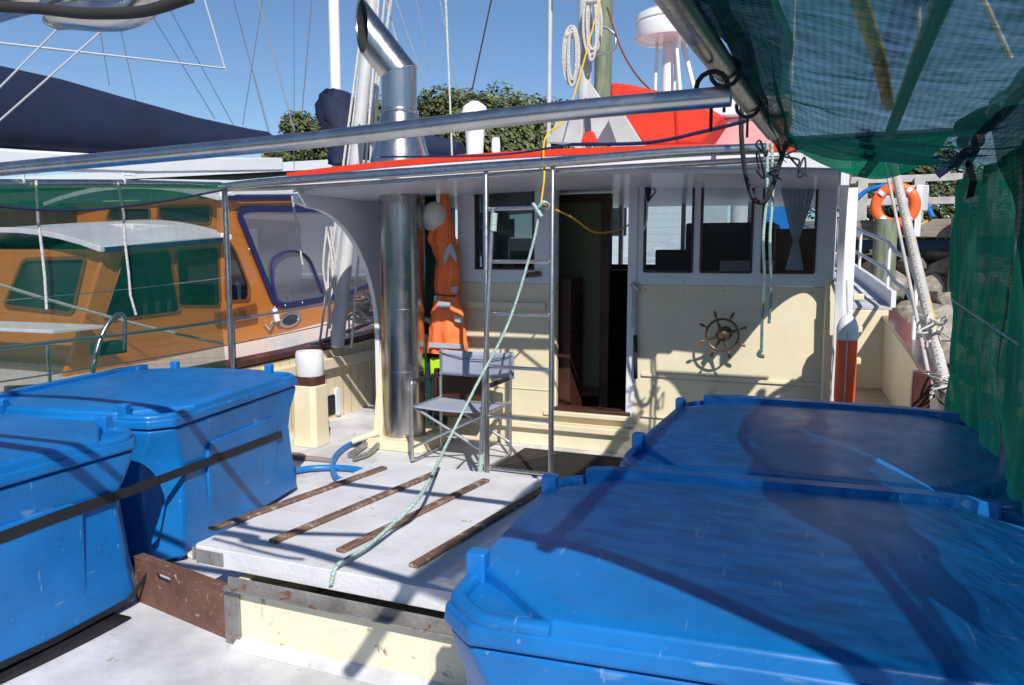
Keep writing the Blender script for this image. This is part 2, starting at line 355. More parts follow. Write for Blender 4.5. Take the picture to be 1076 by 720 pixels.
def twist_rope(mb, pts, r, lay=.05, n=6, strands=3):
    """laid rope: strands winding round the line"""
    pts = [Vector(p) for p in pts]; L = sum((pts[i+1]-pts[i]).length for i in range(len(pts)-1)); k = max(8, int(L/(lay/6)))
    k = min(k, 700); cum = [0]
    for i in range(len(pts)-1): cum.append(cum[-1]+(pts[i+1]-pts[i]).length)
    def pos(s):
        for i in range(len(cum)-1):
            if s <= cum[i+1] or i == len(cum)-2:
                return pts[i].lerp(pts[i+1], (s-cum[i])/max(1e-9, cum[i+1]-cum[i]))
    path = [pos(L*i/k) for i in range(k+1)]
    for st in range(strands):
        q = []
        for i, p in enumerate(path):
            d = (path[min(i+1, k)]-path[max(i-1, 0)]).normalized(); u = d.cross(Vector((.3,.2,1))).normalized(); v = d.cross(u)
            a = 2*math.pi*(L*i/k/lay+st/strands); q.append(p+u*math.cos(a)*r*.5+v*math.sin(a)*r*.5)
        mb.tube(q, r*.56, n)

# ================================================================== SETTING
WATER = -1.15
tag(MB().sheet(lambda u, v: (-1500+3000*u, -1500+3000*v, WATER), 8, 8).build('water', 'water'), kind='structure')
def hilly(u, v):
    x = -420+900*u; y = 19.5+340*v
    z = WATER-.3 + min(1, v*60)*(2.55+1.2*noise.noise(Vector((x*.05, y*.05, 0)))) + v*8
    return (x, y, z)
tag(MB().sheet(hilly, 120, 40).build('shore_ground', 'bank', smooth=60), kind='structure')

def reflection_shore(u, v):      # unseen wooded shore added behind the viewer to darken window and steel reflections
    a = math.pi*(1.02+.96*u); r = 70+60*v; h = WATER-.5+(1-abs(2*v-1)**1.5)*(11+5*noise.noise(Vector((u*14, v*2, 3)))+1.6*noise.noise(Vector((u*80, v*9, 1))))
    return (r*math.cos(a), r*math.sin(a), h)
tag(MB().sheet(reflection_shore, 160, 14).build('reflection_hills', 'reflection_wood', smooth=60), kind='structure')

# ================================================================== THE FISHING BOAT
boat = thing('fishing_boat', 'cream and white timber fishing boat with red trimmed wheelhouse roof and tall steel exhaust', 'fishing boat', (-1.8, 5, 0))
WY = 5.9
# hull and decks -------------------------------------------------------
def hull_half(y):           # half beam of the hull along its length, centre x = -1.75
    return 2.72 if y < 6 else max(.05, 2.72*(1-((y-6)/12.5)**2.2))
def star(y): t = max(0, min(1, (y-4.25)/1.1)); return hull_half(y)-.24*t*t*(3-2*t)
def sheer(y): return .66 if y < 4 else .66+.008*(y-4)**2
CX = -1.75
m = MB()
def dk(u, v):
    y = -2.5+11.3*v; h = hull_half(y)-.06; g = star(y)-.06; return (CX-h+(h+g)*u, y, 0.0+(max(0, y-6.2)*.05))
m.sheet(dk, 10, 24); m.build('deck', 'deck', boat)
m = MB(); rings = []
for i in range(25):
    y = -2.6+20.6*i/24; h = hull_half(y); g = star(y); s = sheer(y)-.02
    rings.append([(CX-h, y, s), (CX-h*.97, y, .0), (CX-h*.72, y, -1.2), (CX, y, -1.6), (CX+g*.72, y, -1.2), (CX+g*.97, y, 0), (CX+g, y, s)])
vs = [p for r in rings for p in r]; fs = [(i*7+j, i*7+j+1, (i+1)*7+j+1, (i+1)*7+j) for i in range(24) for j in range(6)]
m.add(vs, fs); m.build('hull', 'cream', boat, smooth=50, thick=.04)
def bulwark(side, y0, y1, name, mt):
    m = MB(); vs = []; n = 26
    for i in range(n+1):
        y = y0+(y1-y0)*i/n; x = CX+side*((hull_half(y) if side < 0 else star(y))-.07); zf = max(0, y-6.2)*.05
        vs += [(x, y, zf), (x, y, sheer(y)-.02), (x-side*.05, y, sheer(y)-.02), (x-side*.05, y, zf)]
    fs = [(i*4+j, i*4+(j+1) % 4, (i+1)*4+(j+1) % 4, (i+1)*4+j) for i in range(n) for j in range(4)]
    m.add(vs, fs); return m.build(name, mt, boat, smooth=30)
bulwark(-1, -2.5, 10.5, 'bulwark', 'cream_planks'); bulwark(1, -2.5, 10.2, 'bulwark', 'cream')
for side in (-1, 1):
    m = MB(); vs = []; n = 40
    for i in range(n+1):
        y = -2.6+20.4*i/n; h = hull_half(y) if side < 0 else star(y); x = CX+side*(h-.05); z = sheer(y)
        vs += [(x-.09, y, z), (x+.09, y, z), (x+.09, y, z+.045), (x-.09, y, z+.045)]
    m.add(vs, [(i*4+j, i*4+(j+1) % 4, (i+1)*4+(j+1) % 4, (i+1)*4+j) for i in range(n) for j in range(4)]); m.build('cap_rail', 'caprail', boat, smooth=30)
# port bulwark beam shelf under cap, scupper
m = MB(); m.box(-4.40+.02, -4.28, 2.0, 9.5, .50, .60); m.build('bulwark_shelf', 'cream', boat, .008)
p0 = at(338, 445, X=-4.34); m = MB(); m.plate(rnd(rect(p0.y-.28, p0.y+.22, .05, .24), .02), [], YZ(-4.345), -.002, .006); m.build('scupper', 'dark_gap', boat)
m = MB(); m.plate(rnd(rect(p0.y+.22, p0.y+.29, .03, .30), .03), [], YZ(-4.345), -.002, .02); m.build('scupper_flap', 'white', boat, .004)
# bollard post at the port bulwark
def bollard(x, y):
    m = MB(); s = .115
    def ring(s, z, c): return [(x-s+c, y-s, z), (x+s-c, y-s, z), (x+s, y-s+c, z), (x+s, y+s-c, z), (x+s-c, y+s, z), (x-s+c, y+s, z), (x-s, y+s-c, z), (x-s, y-s+c, z)]
    m.rings([ring(s*1.05, 0, .03), ring(s*1.02, .06, .03), ring(s*.98, .12, .03), ring(s*.95, .50, .03)])
    o = m.build('mooring_post', 'cream', boat, .008)
    m = MB(); m.rings([ring(s*.86, .50, .03), ring(s*.86, .575, .03)]); m.build('collar', 'caprail', o, .004)
    m = MB(); m.lathe([(.108, .575), (.112, .585), (.112, .755), (.104, .775), (.07, .77), (.068, .70)], (x, y, 0), 24); m.build('post_cap', 'white_worn', o, smooth=40)
pb = at(322, 470, Z=0); bollard(pb.x-.02, pb.y+.1)
# handrail above the port cap
m = MB(); a = at(238, 392, X=-4.42); b = at(408, 333, X=-4.42)
pr = [(-4.42, 3.0, .78), (-4.42, a.y, a.z), (-4.42, b.y, b.z), (-4.35, b.y+1.6, b.z+.1)]
m.tube(spline(pr, 6), .018); hr = m.build('handrail', 'galv', boat, smooth=50)
for t in (349, 393):
    q = at(t, 362, X=-4.42); m = MB(); m.tube([(q.x, q.y, sheer(q.y)), (q.x, q.y, q.z+.13)], .014); m.build('handrail_stanchion', 'galv', boat, smooth=50)

# hatch coaming
HX0, HX1, HY0, HY1 = -2.20, -.95, 2.33, 3.66
m = MB(); m.box(HX0, HX1, HY0, HY0+.05, .002, .245); m.box(HX0, HX1, HY1-.05, HY1, .002, .245); m.box(HX0, HX0+.05, HY0+.05, HY1-.05, .002, .245); m.box(HX1-.05, HX1, HY0+.05, HY1-.05, .002, .245)
m.build('hatch_coaming', 'cream_worn', boat, .006)
m = MB(); m.bar((HX0+.02, HY0-.012, .262), (HX1, HY0-.012, .262), .012, .038); m.bar((HX0+.02, HY0-.03, .243), (HX1, HY0-.03, .243), .045, .006); m.build('coaming_strip', 'worn_metal', boat, .002)
m = MB(); m.bar((HX0+.03, HY0-.008, .0), (HX0+.03, HY0-.008, .24), .075, .012); m.build('coaming_corner_plate', 'worn_metal', boat, .003)
m = MB(); m.bar((-1.5, HY0-.06, .0), (-1.5, HY0-.02, .03), .0, .0) if False else None
m.rings([[(HX0+.05, HY0-.001, .001), (HX0+.05, HY0-.05, .001), (HX0+.05, HY0-.001, .035)], [(HX1, HY0-.001, .001), (HX1, HY0-.05, .001), (HX1, HY0-.001, .035)]]); m.build('deck_fillet', 'deck', boat)
# brown retaining plate with slot
a = Vector((-2.85, 2.46)); b = Vector((HX0-.012, HY0+.006)); L_ = (b-a).length; dd = (b-a)/L_; nn = Vector((-dd.y, dd.x))
fn = lambda u, v, t: (a.x+dd.x*u+nn.x*t, a.y+dd.y*u+nn.y*t, v)
m = MB(); m.plate([(0, .002), (L_, .002), (L_, .205), (0, .205)], [rnd(rect(.16, .27, .140, .172), .015)], fn, 0, .012); pl = m.build('retaining_plate', 'brown_steel', boat, .002)
m = MB(); m.plate([(0, .206), (L_, .206), (L_, .212), (0, .212)], [], fn, -.004, .045); m.build('flange', 'brown_steel', pl)

# wheelhouse ------------------------------------------------------------
def wx(x, y=300): return at(x, y, Y=WY).x
def wz(x, y): return at(x, y, Y=WY).z
WX0, WX1 = -3.66, -.02; WTOP = 2.15; BND = 1.325
DX0, DX1 = -2.06, -1.46; DZ0, DZ1 = .31, 2.11
wins = [(wx(676), wx(727)), (wx(735), wx(789)), (wx(799), wx(855))]; WZ0, WZ1 = 1.42, 2.10
port_win = (-3.24, -2.92, 1.40, 2.10)
sw_hole = (wx(502), wx(563), 1.435, 2.09)
holes_u = [rect(*sw_hole)]+[rnd(rect(x0, x1, WZ0, WZ1), .015, 2) for x0, x1 in wins]+[rect(*port_win[:2], port_win[2], port_win[3])]
door_hole = [(DX0, BND+.001), (DX0, DZ1), (DX1, DZ1), (DX1, BND+.001)]
# upper white panel (notched for the doorway) and lower cream panel
m = MB(); outer = [(WX0, BND), (DX0, BND), (DX0, DZ1), (DX1, DZ1), (DX1, BND), (WX1, BND), (WX1, WTOP), (WX0, WTOP)]
m.plate(outer, holes_u, XZ(WY), 0, .05); m.build('wheelhouse_back_wall', 'white', boat, .003, 1)
m = MB(); m.plate([(WX0, .0), (WX1, .0), (WX1, BND-.001), (DX1, BND-.001), (DX1, DZ0), (DX0, DZ0), (DX0, BND-.001), (WX0, BND-.001)], [], XZ(WY), 0, .05); m.build('wheelhouse_lower_panel', 'cream', boat, .003, 1)
m = MB(); m.box(DX1-.02, DX1+.05, WY-.014, WY-.002, DZ0-.1, DZ1+.03); m.build('door_jamb', 'white', boat, .003)
m = MB(); m.box(DX1+.02, DX1+.045, WY-.03, WY-.016, 1.0, 1.34); m.build('door_bolt', 'galv', boat, .003)
m = MB(); m.box(-1.36, WX1-.04, WY-.016, WY-.002, .62, .645); m.box(-1.36, WX1-.04, WY-.016, WY-.002, .30, .315); m.build('panel_moulding', 'cream', boat, .004)
for x0, x1 in wins+[port_win[:2]]:
    fr = MB(); o_ = rect(x0, x1, WZ0, WZ1); fr.plate(rnd(inset(o_, -.004), .015, 2), [rnd(inset(o_, .012), .012, 2)], XZ(WY), -.008, .03); f = fr.build('window', 'frame_wood', boat, .002, 1)
    g = MB(); g.plate(inset(o_, .006), [], XZ(WY+.022), 0, .004); g.build('pane', 'pane', f)
m = MB(); m.tube([at(667, 303, Y=WY-.04), at(668, 398, Y=WY-.04)], .010, 8); m.tube([at(664, 298, Y=WY-.04), at(671, 306, Y=WY-.05)], .02, 8); m.build('door_hook', 'alu', boat, smooth=50)
m = MB(); m.tube([at(667.5, 352, Y=WY-.04), at(668, 398, Y=WY-.04)], .016, 8); m.build('door_hook_grip', 'black_rubber', boat, smooth=50)
m = MB(); m.tube([at(679, 178, Y=WY-.06), at(679, 190, Y=WY-.06), at(681, 200, Y=WY-.05), at(681, 212, Y=WY-.05)], [.030, .022, .026, .012], 12); m.build('deck_light', 'navy_trim', boat, smooth=50)
m = MB(); m.tube(spline([at(672, 176, Y=WY-.03), at(676, 192, Y=WY-.03), at(680, 215, Y=WY-.03), at(679, 235, Y=WY-.03), at(674, 246, Y=WY-.03)], 6), .006, 6); m.build('wiring', 'white', boat, smooth=50)
m = MB()
for x in [SXX for SXX in (-1.34, -1.05, -.75, -.45, -.15)]:
    for z in (1.36, .34, 1.29): m.lathe([(.006, 0), (.005, .002)], (x, WY-.0005, z), 8, Matrix.Rotation(R(90), 4, 'X'))
m.build('wall_screws', 'galv', boat)
# steps / plinth under the doorway
m = MB(); m.box(-2.95, -1.42, WY-.10, WY-.002, .15, .20); m.box(-2.95, -1.42, WY-.05, WY-.002, .0, .148); m.box(-2.15, -1.40, WY-.06, WY-.002, .262, .30); m.build('door_step', 'cream', boat, .006)
m = MB(); m.box(DX0-.02, DX1+.02, WY-.035, WY+.10, .302, .33); m.build('door_sill', 'interior_wood', boat, .006)
# sliding door leaf, with its window and handle
SX0, SX1 = wx(484), wx(584)
m = MB(); sw = (wx(502)+.0, wx(563), 1.435, 2.09)
m.plate(rect(SX0, SX1, BND, 2.16), [rect(*sw)], XZ(WY-.045), 0, .035); leaf = m.build('sliding_door', 'white', boat, .004)
m = MB(); m.plate(rect(SX0, SX1, .24, BND-.001), [], XZ(WY-.045), 0, .035); m.build('lower_panel', 'cream', leaf, .004)
m = MB(); m.plate(inset(rect(*sw), -.004), [inset(rect(*sw), .014)], XZ(WY-.045), -.006, .02); wf = m.build('door_window', 'frame_wood', leaf, .002)
m = MB(); m.plate(inset(rect(*sw), .005), [], XZ(WY-.03), 0, .004); m.build('pane', 'smoke_pane', wf)
m = MB(); m.bar((SX1-.26, WY-.065, 1.385), (SX1-.10, WY-.065, 1.40), .012, .035); m.bar((SX1-.23, WY-.07, 1.40), (SX1-.11, WY-.075, 1.42), .02, .012); m.build('handle', 'bronze', leaf, .003)
m = MB(); m.box(SX0+.10, SX1-.06, WY-.085, WY-.047, 1.115, 1.17); m.box(SX0+.10, SX1-.03, WY-.052, WY-.047, .46, .47); m.box(SX1-.035, SX1-.025, WY-.052, WY-.047, .47, 1.0); m.build('moulding', 'cream', leaf, .005)
# notice and round vent seen inside the door window
nx, nz_ = at(533, 240, Y=WY+.03).x, at(533, 240, Y=WY+.03).z
m = MB(); m.box(nx-.075, nx+.075, WY+.0, WY+.006, nz_-.075, nz_+.075); m.build('notice_sheet', 'sign_white', boat)
q = at(536, 279, Y=WY+.03); m = MB(); m.lathe([(.055, 0), (.055, .012), (.03, .02)], (q.x, WY-.002, q.z), 20, Matrix.Rotation(R(90), 4, 'X')); m.build('round_vent', 'sign_white', boat, smooth=40)
# side, front walls and interior
FY = 8.3
m = MB(); m.plate(rect(WY+.05, FY, .0, WTOP), [rect(WY+.4, WY+1.15, 1.42, 2.05), rect(WY+1.3, WY+2.05, 1.42, 2.05)], YZ(WX0), 0, .05); m.build('wheelhouse_side_wall', 'white', boat)
m = MB(); m.plate(rect(WY+.05, FY, .0, WTOP), [rect(WY+.4, WY+1.15, 1.42, 2.05), rect(WY+1.3, WY+2.05, 1.42, 2.05)], YZ(WX1-.05), 0, .05); m.build('wheelhouse_side_wall', 'white', boat)
n_ = 5; hl = []; wd = (WX1-WX0-.3)/n_
for i in range(n_): hl.append(rect(WX0+.15+i*wd+.02, WX0+.15+(i+1)*wd-.02, 1.45, 2.10))
m = MB(); m.plate(rect(WX0, WX1, 0, WTOP), hl, XZ(FY), 0, .06); m.build('wheelhouse_front_wall', 'white', boat)
for h in hl: m = MB(); m.plate(inset(h, .01), [], XZ(FY+.03), 0, .004); m.build('front_pane', 'pane', boat)
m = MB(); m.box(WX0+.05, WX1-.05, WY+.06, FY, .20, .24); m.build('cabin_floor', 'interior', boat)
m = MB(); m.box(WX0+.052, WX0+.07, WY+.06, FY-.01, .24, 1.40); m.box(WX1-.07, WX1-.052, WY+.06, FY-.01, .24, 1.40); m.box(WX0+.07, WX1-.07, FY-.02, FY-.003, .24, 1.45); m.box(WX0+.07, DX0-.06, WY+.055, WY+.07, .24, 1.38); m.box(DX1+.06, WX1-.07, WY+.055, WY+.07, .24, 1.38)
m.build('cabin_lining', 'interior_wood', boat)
# open interior bulkhead seen in the doorway, door post, cupboard
q0 = at(590, 195, Y=WY+.5); q1 = at(636, 395, Y=WY+.5)
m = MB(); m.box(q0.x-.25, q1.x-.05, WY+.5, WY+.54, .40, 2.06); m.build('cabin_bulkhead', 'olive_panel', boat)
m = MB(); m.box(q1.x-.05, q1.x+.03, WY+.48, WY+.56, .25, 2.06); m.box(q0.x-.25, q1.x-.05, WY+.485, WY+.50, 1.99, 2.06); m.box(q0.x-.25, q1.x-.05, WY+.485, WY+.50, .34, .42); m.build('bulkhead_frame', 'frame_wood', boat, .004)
m = MB(); m.box(-2.15, -1.98, WY+.12, WY+.45, .24, 1.36)
for k in range(12): m.box(-1.99, -1.97, WY+.15, WY+.42, .75+k*.045, .775+k*.045)
m.build('louvred_cupboard', 'frame_wood', boat, .003)
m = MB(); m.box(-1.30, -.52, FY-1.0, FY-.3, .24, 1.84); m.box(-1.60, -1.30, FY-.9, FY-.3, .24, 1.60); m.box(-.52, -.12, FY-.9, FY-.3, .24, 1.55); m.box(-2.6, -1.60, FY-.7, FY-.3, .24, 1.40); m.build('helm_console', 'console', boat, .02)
m = MB(); m.box(-.95, -.45, FY-1.25, FY-1.0, 1.40, 1.50); m.build('chart_shelf', 'alu_paint', boat, .01)
m = MB(); m.box(-.45, -.12, WY+.5, WY+.9, .9, 1.75); m.build('wooden_locker', 'varnish_dark', boat, .01)
# curtain in the starboard window: gathered cloth
cx0, cx1 = wins[2][0]+.10, wins[2][1]-.03; cm = (cx0+cx1)/2+.01
def cur(u, v):
    z = WZ1-.01-v*(WZ1-WZ0-.03); g = abs(v-.68)/.68 if v < .68 else (v-.68)/.32*.35
    wdt = (.16+1.0*min(1, g)**.9)*(cx1-cx0)/2; x = cm+(u-.5)*2*wdt; return (x, WY+.075+.005*math.sin(u*44+math.sin(v*3)), z)
m = MB(); m.sheet(cur, 90, 22); m.build('curtain', 'curtain', boat, smooth=60)
# roof: cambered slab with overhang, red rim, white fascia
EY = 4.72; ROOFZ = 2.02
def camb(x): t = (x-(WX0+WX1)/2)/((WX1-WX0)/2+.08); return .065*(1-t*t)
RX0, RX1 = WX0-.05, WX1+.07; n = 24
def roofring(y, zlo, zhi, dx=0):
    top = [(RX0-dx+(RX1-RX0+2*dx)*i/n, y) for i in range(n+1)]
    return [(x, y, ROOFZ+camb(x)+zhi) for x, y in top]+[(x, y, ROOFZ+camb(x)+zlo) for x, y in reversed(top)]
def slab(y0, y1, zlo, zhi, dx=0):
    m = MB(); rr = [roofring(y, zlo, zhi, dx) for y in (y0, y1)]; N = len(rr[0])
    m.add([p for r in rr for p in r], [(j, (j+1) % N, N+(j+1) % N, N+j) for j in range(N)])
    for o in (0, N): m.add([p for p in rr[o//N]], [(i, i+1, N-2-i, N-1-i) for i in range(n)])
    return m
slab(EY, FY+.45, .0, .085).build('roof', 'white', boat, smooth=40)
slab(EY-.006, FY+.5, .0855, .125, .02).build('roof_rim', 'red_paint', boat, smooth=40)
slab(EY+.03, FY+.4, .126, .13).build('roof_top', 'white_worn', boat, smooth=40)
slab(EY+.08, WY-.002, -.03, -.002, -.06).build('ceiling_lining', 'white', boat, smooth=40)
slab(WY+.055, FY-.01, -.012, -.003, -.12).build('cabin_ceiling', 'white', boat, smooth=40)
# wing brackets with arched cut-outs, port and starboard
def wing(x, arch_side, name, mt):
    pts = [(EY+.02, 2.018), (EY+.02, 1.93)]; y1 = WY-.10; ex = 1.0 if arch_side < 0 else .5; y1 = y1 if arch_side < 0 else WY-.06
    # elliptical arch from the eave tip down to the post at the wall
    z0 = .85 if arch_side < 0 else .25
    for i in range(17):
        a = math.pi/2*(1-i/16); pts.append((EY+.16+(y1-EY-.16)*math.cos(a), z0+(1.90-z0)*max(0, math.sin(a))**ex))
    pts += [(y1, 0.0), (WY, 0.0), (WY, 2.018)]
    m = MB(); m.plate(pts, [], YZ(x), -.022, .022); return m.build(name, mt, boat, .004)
wing(WX0-.02, -1, 'port_wing', 'white'); wing(WX1+.04, 1, 'starboard_wing', 'white')
m = MB(); m.box(WX1-.015, WX1+.015, WY-.13, WY-.11, 0, 1.35) ; m.tube([(WX1-.02, WY-.06, .02), (WX1-.02, WY-.06, 1.38)], .028, 12); m.build('wall_pipe', 'cream', boat, smooth=50)
m = MB(); m.box(WX1+.062, WX1+.13, WY-.1, WY-.002, .0, 2.0); m.build('corner_post', 'white', boat, .008)
for k, zz in enumerate((.80, 1.02, 1.24)):
    m = MB(); m.box(WX1+.132, WX1+.20, WY-.08, WY-.0, zz, zz+.045); m.build('foot_rung', 'cream', boat, .008)
# exhaust stack
sx, sy = -3.24, 5.50
m = MB(); m.lathe([(.174, .075), (.174, .6), (.174, 1.2), (.174, 1.8), (.174, 2.30)], (sx, sy, 0), 48)
st = m.build('exhaust_stack', 'stack_steel', boat, smooth=60)
m = MB(); m.lathe([(.245, 2.17), (.235, 2.30), (.155, 2.62), (.146, 2.66)], (sx, sy, 0), 48); m.build('stack_cowl', 'stack_steel', st, smooth=60)
for z in (1.12, .62): m = MB(); m.lathe([(.1745, -.004), (.1758, 0), (.1745, .004)], (sx, sy, z), 48); m.build('weld_seam', 'stack_steel', st, smooth=60)
m = MB(); m.lathe([(.147, -.02), (.152, 0), (.147, .02)], (sx, sy, 2.665), 36); m.build('weld_band', 'stack_steel', st, smooth=60)
e0 = Vector((sx, sy, 2.97)); e1 = Vector((at(380, 26, Y=sy-.1).x, sy-.10, at(380, 26, Y=sy-.1).z)); ax = (e1-e0).normalized()
def cut(c, a, nrm, r):
    u_ = a.cross(Vector((0, 1, 0.01))).normalized(); v_ = a.cross(u_); out = []
    for t in range(44):
        q_ = 2*math.pi*t/44; o_ = u_*math.cos(q_)*r+v_*math.sin(q_)*r; out.append(c+o_-a*(o_.dot(nrm)/a.dot(nrm)))
    return out
up3 = Vector((0, 0, 1)); bis = (ax+up3).normalized(); ncut = Vector((-.62, -.78, .05)).normalized()
def ring_z(c, r):   # lower leg, same parametrisation carried through the mitre
    return [Vector((p.x, p.y, c)) for p in cut(e0, ax, bis, r)]
m = MB(); m.rings([ring_z(2.66, .139), cut(e0, ax, bis, .139)], cap0=False, cap1=False); m.build('riser', 'stack_steel', st, smooth=25)
m = MB(); m.rings([cut(e0, ax, bis, .139), cut(e1, ax, ncut, .139), cut(e1-ax*.004, ax, ncut, .131), cut(e1-ax*.4, ax, ax, .130)], cap0=False, cap1=False); m.build('exhaust_outlet', 'stack_steel', st, smooth=40)
m = MB(); m.rings([cut(e1-ax*.012, ax, ncut, .1295), cut(e1-ax*.38, ax, ax, .129)], cap0=False); m.build('outlet_lining', 'soot', st, smooth=40)
m = MB(); m.tube(cut(e0, ax, bis, .1395), .004, 6, closed=True); m.build('mitre_weld', 'stack_steel', st, smooth=60)
m = MB(); m.plate(rnd(rect(sx-.27, sx+.30, sy-.26, sy+.24), .09), [], lambda u, v, t: (u, v, t), .002, .085); m.build('stack_base', 'cream', boat, .015)
m = MB(); m.bar((sx-.20, sy-.10, .02), (sx-.19, sy+.05, .85), .09, .03, Vector((0,1,0))); m.tube([(sx-.30, sy-.32, .06), (sx-.12, sy-.2, .13)], .025); m.build('stack_brace', 'cream', boat, .006)
# mushroom vents and small nav light
def vent(px_, py0, Y, r, h, name):
    q = at(px_, py0, Y=Y); z0 = 2.02+camb(q.x)+.12; m = MB()
    m.lathe([(r*.85, z0), (r*.80, z0+h*.35), (r*.95, z0+h*.62), (r*1.35, z0+h*.72), (r*1.38, z0+h*.80), (r*1.1, z0+h*.93), (r*.4, z0+h)], (q.x, Y, 0), 28); return m.build(name, 'gelcoat', boat, smooth=50)
vent(499, 150, 5.9, .085, .60, 'roof_vent')
m = MB(); q = at(521, 150, Y=6.0); z0 = 2.02+camb(q.x)+.12; m.lathe([(.026, z0), (.026, z0+.17), (.036, z0+.18), (.036, z0+.26), (.03, z0+.31)], (q.x, 6.0, 0), 16); m.build('roof_light', 'gelcoat', boat, smooth=50)
# mast and its crutch plates, steps, wooden post
my = 6.9; mq = at(614, 120, Y=my); mx_ = mq.x
m = MB(); m.tube([(mx_, my, 2.1), (mx_, my, 4.6)], .062, 20); mast = m.build('mast', 'alu_paint', boat, smooth=50)
for s, z in ((1, at(0+614, 60, Y=my).z), (-1, at(614, -2, Y=my).z), (1, at(614, -2, Y=my).z), (-1, at(614, -70, Y=my).z)):
    m = MB(); m.tube([(mx_+s*.05, my, z), (mx_+s*.24, my, z+.02), (mx_+s*.28, my, z+.06), (mx_+s*.28, my, z+.16), (mx_+s*.2, my, z+.23), (mx_+s*.05, my, z+.26)], .014, 8); m.build('mast_step', 'alu', mast, smooth=50)
m = MB(); m.tube([(mx_-.38, my+.1, 2.1), (mx_-.36, my+.1, 4.6)], .022, 10); m.build('antenna_pole', 'alu_paint', boat, smooth=50)
q = at(634, 60, Y=my+.6); m = MB(); m.tube([(q.x, my+.6, 2.1), (q.x, my+.6, 4.7)], .085, 14); m.build('derrick_post', 'pile_green', boat, smooth=50)
def poly3(pts, thick, y): return MB().plate([(at(a, b, Y=y).x, at(a, b, Y=y).z) for a, b in pts], [], XZ(y), 0, thick)
poly3([(575,150),(585,124),(600,122),(612,118),(612,160),(598,152)], .05, my-.25).build('crutch_plate', 'alu_paint', boat, .006)
poly3([(618,85),(632,104),(658,152),(622,152)], .05, my-.2).build('crutch_plate', 'alu_paint', boat, .006)
# radar on its tripod
ry = 6.9; rq = at(703, 24, Y=ry); zr = at(703, 45, Y=ry).z
m = MB(); m.lathe([(.17, zr), (.275, zr+.02), (.285, zr+.05), (.285, zr+.14), (.27, zr+.16), (.285, zr+.17), (.28, zr+.22), (.22, zr+.255), (.08, zr+.27)], (rq.x, ry, 0), 36); rad = m.build('radar_dome', 'gelcoat', boat, smooth=35)
for a, b, r_ in (((-.10, 0), (-.12, 0), .014), ((0, 0), (0, 0), .05), ((.08, -.1), (.22, -.2), .016), ((.10, .1), (.42, .1), .02), ((.03, .12), (-.0, .3), .016)):
    m = MB(); m.tube([(rq.x+a[0], ry+a[1], zr+.02), (rq.x+b[0], ry+b[1], 2.2)], r_, 12); m.build('radar_leg', 'gelcoat', rad, smooth=50)
# roof locker
q0 = at(748, 125, Y=6.6); q1 = at(812, 150, Y=6.6); m = MB(); m.box(q0.x, q1.x+.1, 6.6, 7.2, 2.1, q0.z-.0); lk = m.build('roof_locker', 'pink_canvas', boat, .02)
m = MB(); m.box(q0.x-.04, q1.x+.12, 6.55, 7.25, q0.z+.002, at(748, 106, Y=6.6).z); m.build('lid', 'white', lk, .02)
m = MB(); m.tube([at(893, -30, Y=4.6), at(925, 66, Y=6.2), at(934, 110, Y=7.4)], .05, 12); m.build('derrick_boom', 'timber_yellow', boat, smooth=50)
m = MB(); m.tube([at(966, 8, Y=6), at(966, 75, Y=6)], .012, 6); m.tube([at(1030, -8, Y=5), at(1062, 62, Y=5)], .016, 6); m.tube([at(836, -8, Y=6), at(832, 90, Y=6)], .008, 6); m.build('boom_tackle', 'rope_white', boat, smooth=50)
# ship's wheel
hub = Vector((at(759, 352, Y=WY-.17).x, WY-.17, at(759, 352, Y=WY-.17).z))
RW = .114
tor = [hub+Vector((math.cos(a), 0, math.sin(a)))*RW for a in [2*math.pi*i/48 for i in range(48)]]
m = MB(); m.tube(tor, .0085, 8, closed=True, flat=.9); whl = m.build('ship_wheel', 'bronze', boat, smooth=60)
for i in range(8):
    a = 2*math.pi*i/8+.35; d = Vector((math.cos(a), 0, math.sin(a)))
    if i % 2 == 0 or i == 5: m = MB(); m.tube([hub+d*.02, hub+d*(RW-.005)], [.014, .008], 8); m.build('wheel_spoke', 'bronze', whl, smooth=60)
    pp = [hub+d*(RW+t) for t in (.003, .016, .024, .04, .055, .063, .066)]; m = MB(); m.tube(pp, [.005, .005, .008, .0115, .010, .007, .003], 10); m.build('wheel_handle', 'wheel_wood', whl, smooth=60)
m = MB(); Mx = Matrix.Rotation(R(90), 4, 'X'); m.lathe([(.045, -.02), (.045, .01), (.035, .02), (.02, .035), (.02, .06)], hub, 20, Mx); m.lathe([(.018, -.16), (.018, 0)], hub, 14, Mx); m.lathe([(.05, -.167), (.05, -.14)], hub, 20, Mx); m.build('wheel_hub', 'bronze', whl, smooth=40)
# starboard side: side deck ramp, foredeck, bulkhead, rails
fd = [at(x, y, Z=.78) for x, y in ((884, 272), (905, 280), (925, 297), (944, 324), (884, 313))]
bulk_y = 9.1
m = MB()
def fdk(u, v):
    y = bulk_y+8.5*v; h = hull_half(y)-.05; g = star(y)-.05; return (CX-h+(h+g)*u, y, sheer(y)+.12+.02*v)
m.sheet(fdk, 12, 14); m.build('foredeck', 'deck', boat, thick=.03)
m = MB(); h = hull_half(bulk_y)-.08; m.box(CX-h, CX+star(bulk_y)-.08, bulk_y, bulk_y+.05, .05, sheer(bulk_y)+.10); m.build('break_bulkhead', 'cream', boat, .004)
m = MB(); m.box(.02, star(9)+CX-.10, 5.95, bulk_y-.002, .10, .13); m.build('side_deck', 'side_deck', boat)
def toe(u):
    y = bulk_y+8.4*u; h = star(y); return Vector((CX+h-.04, y, sheer(y)+.13))
m = MB(); tp = [toe(i/16) for i in range(17)]
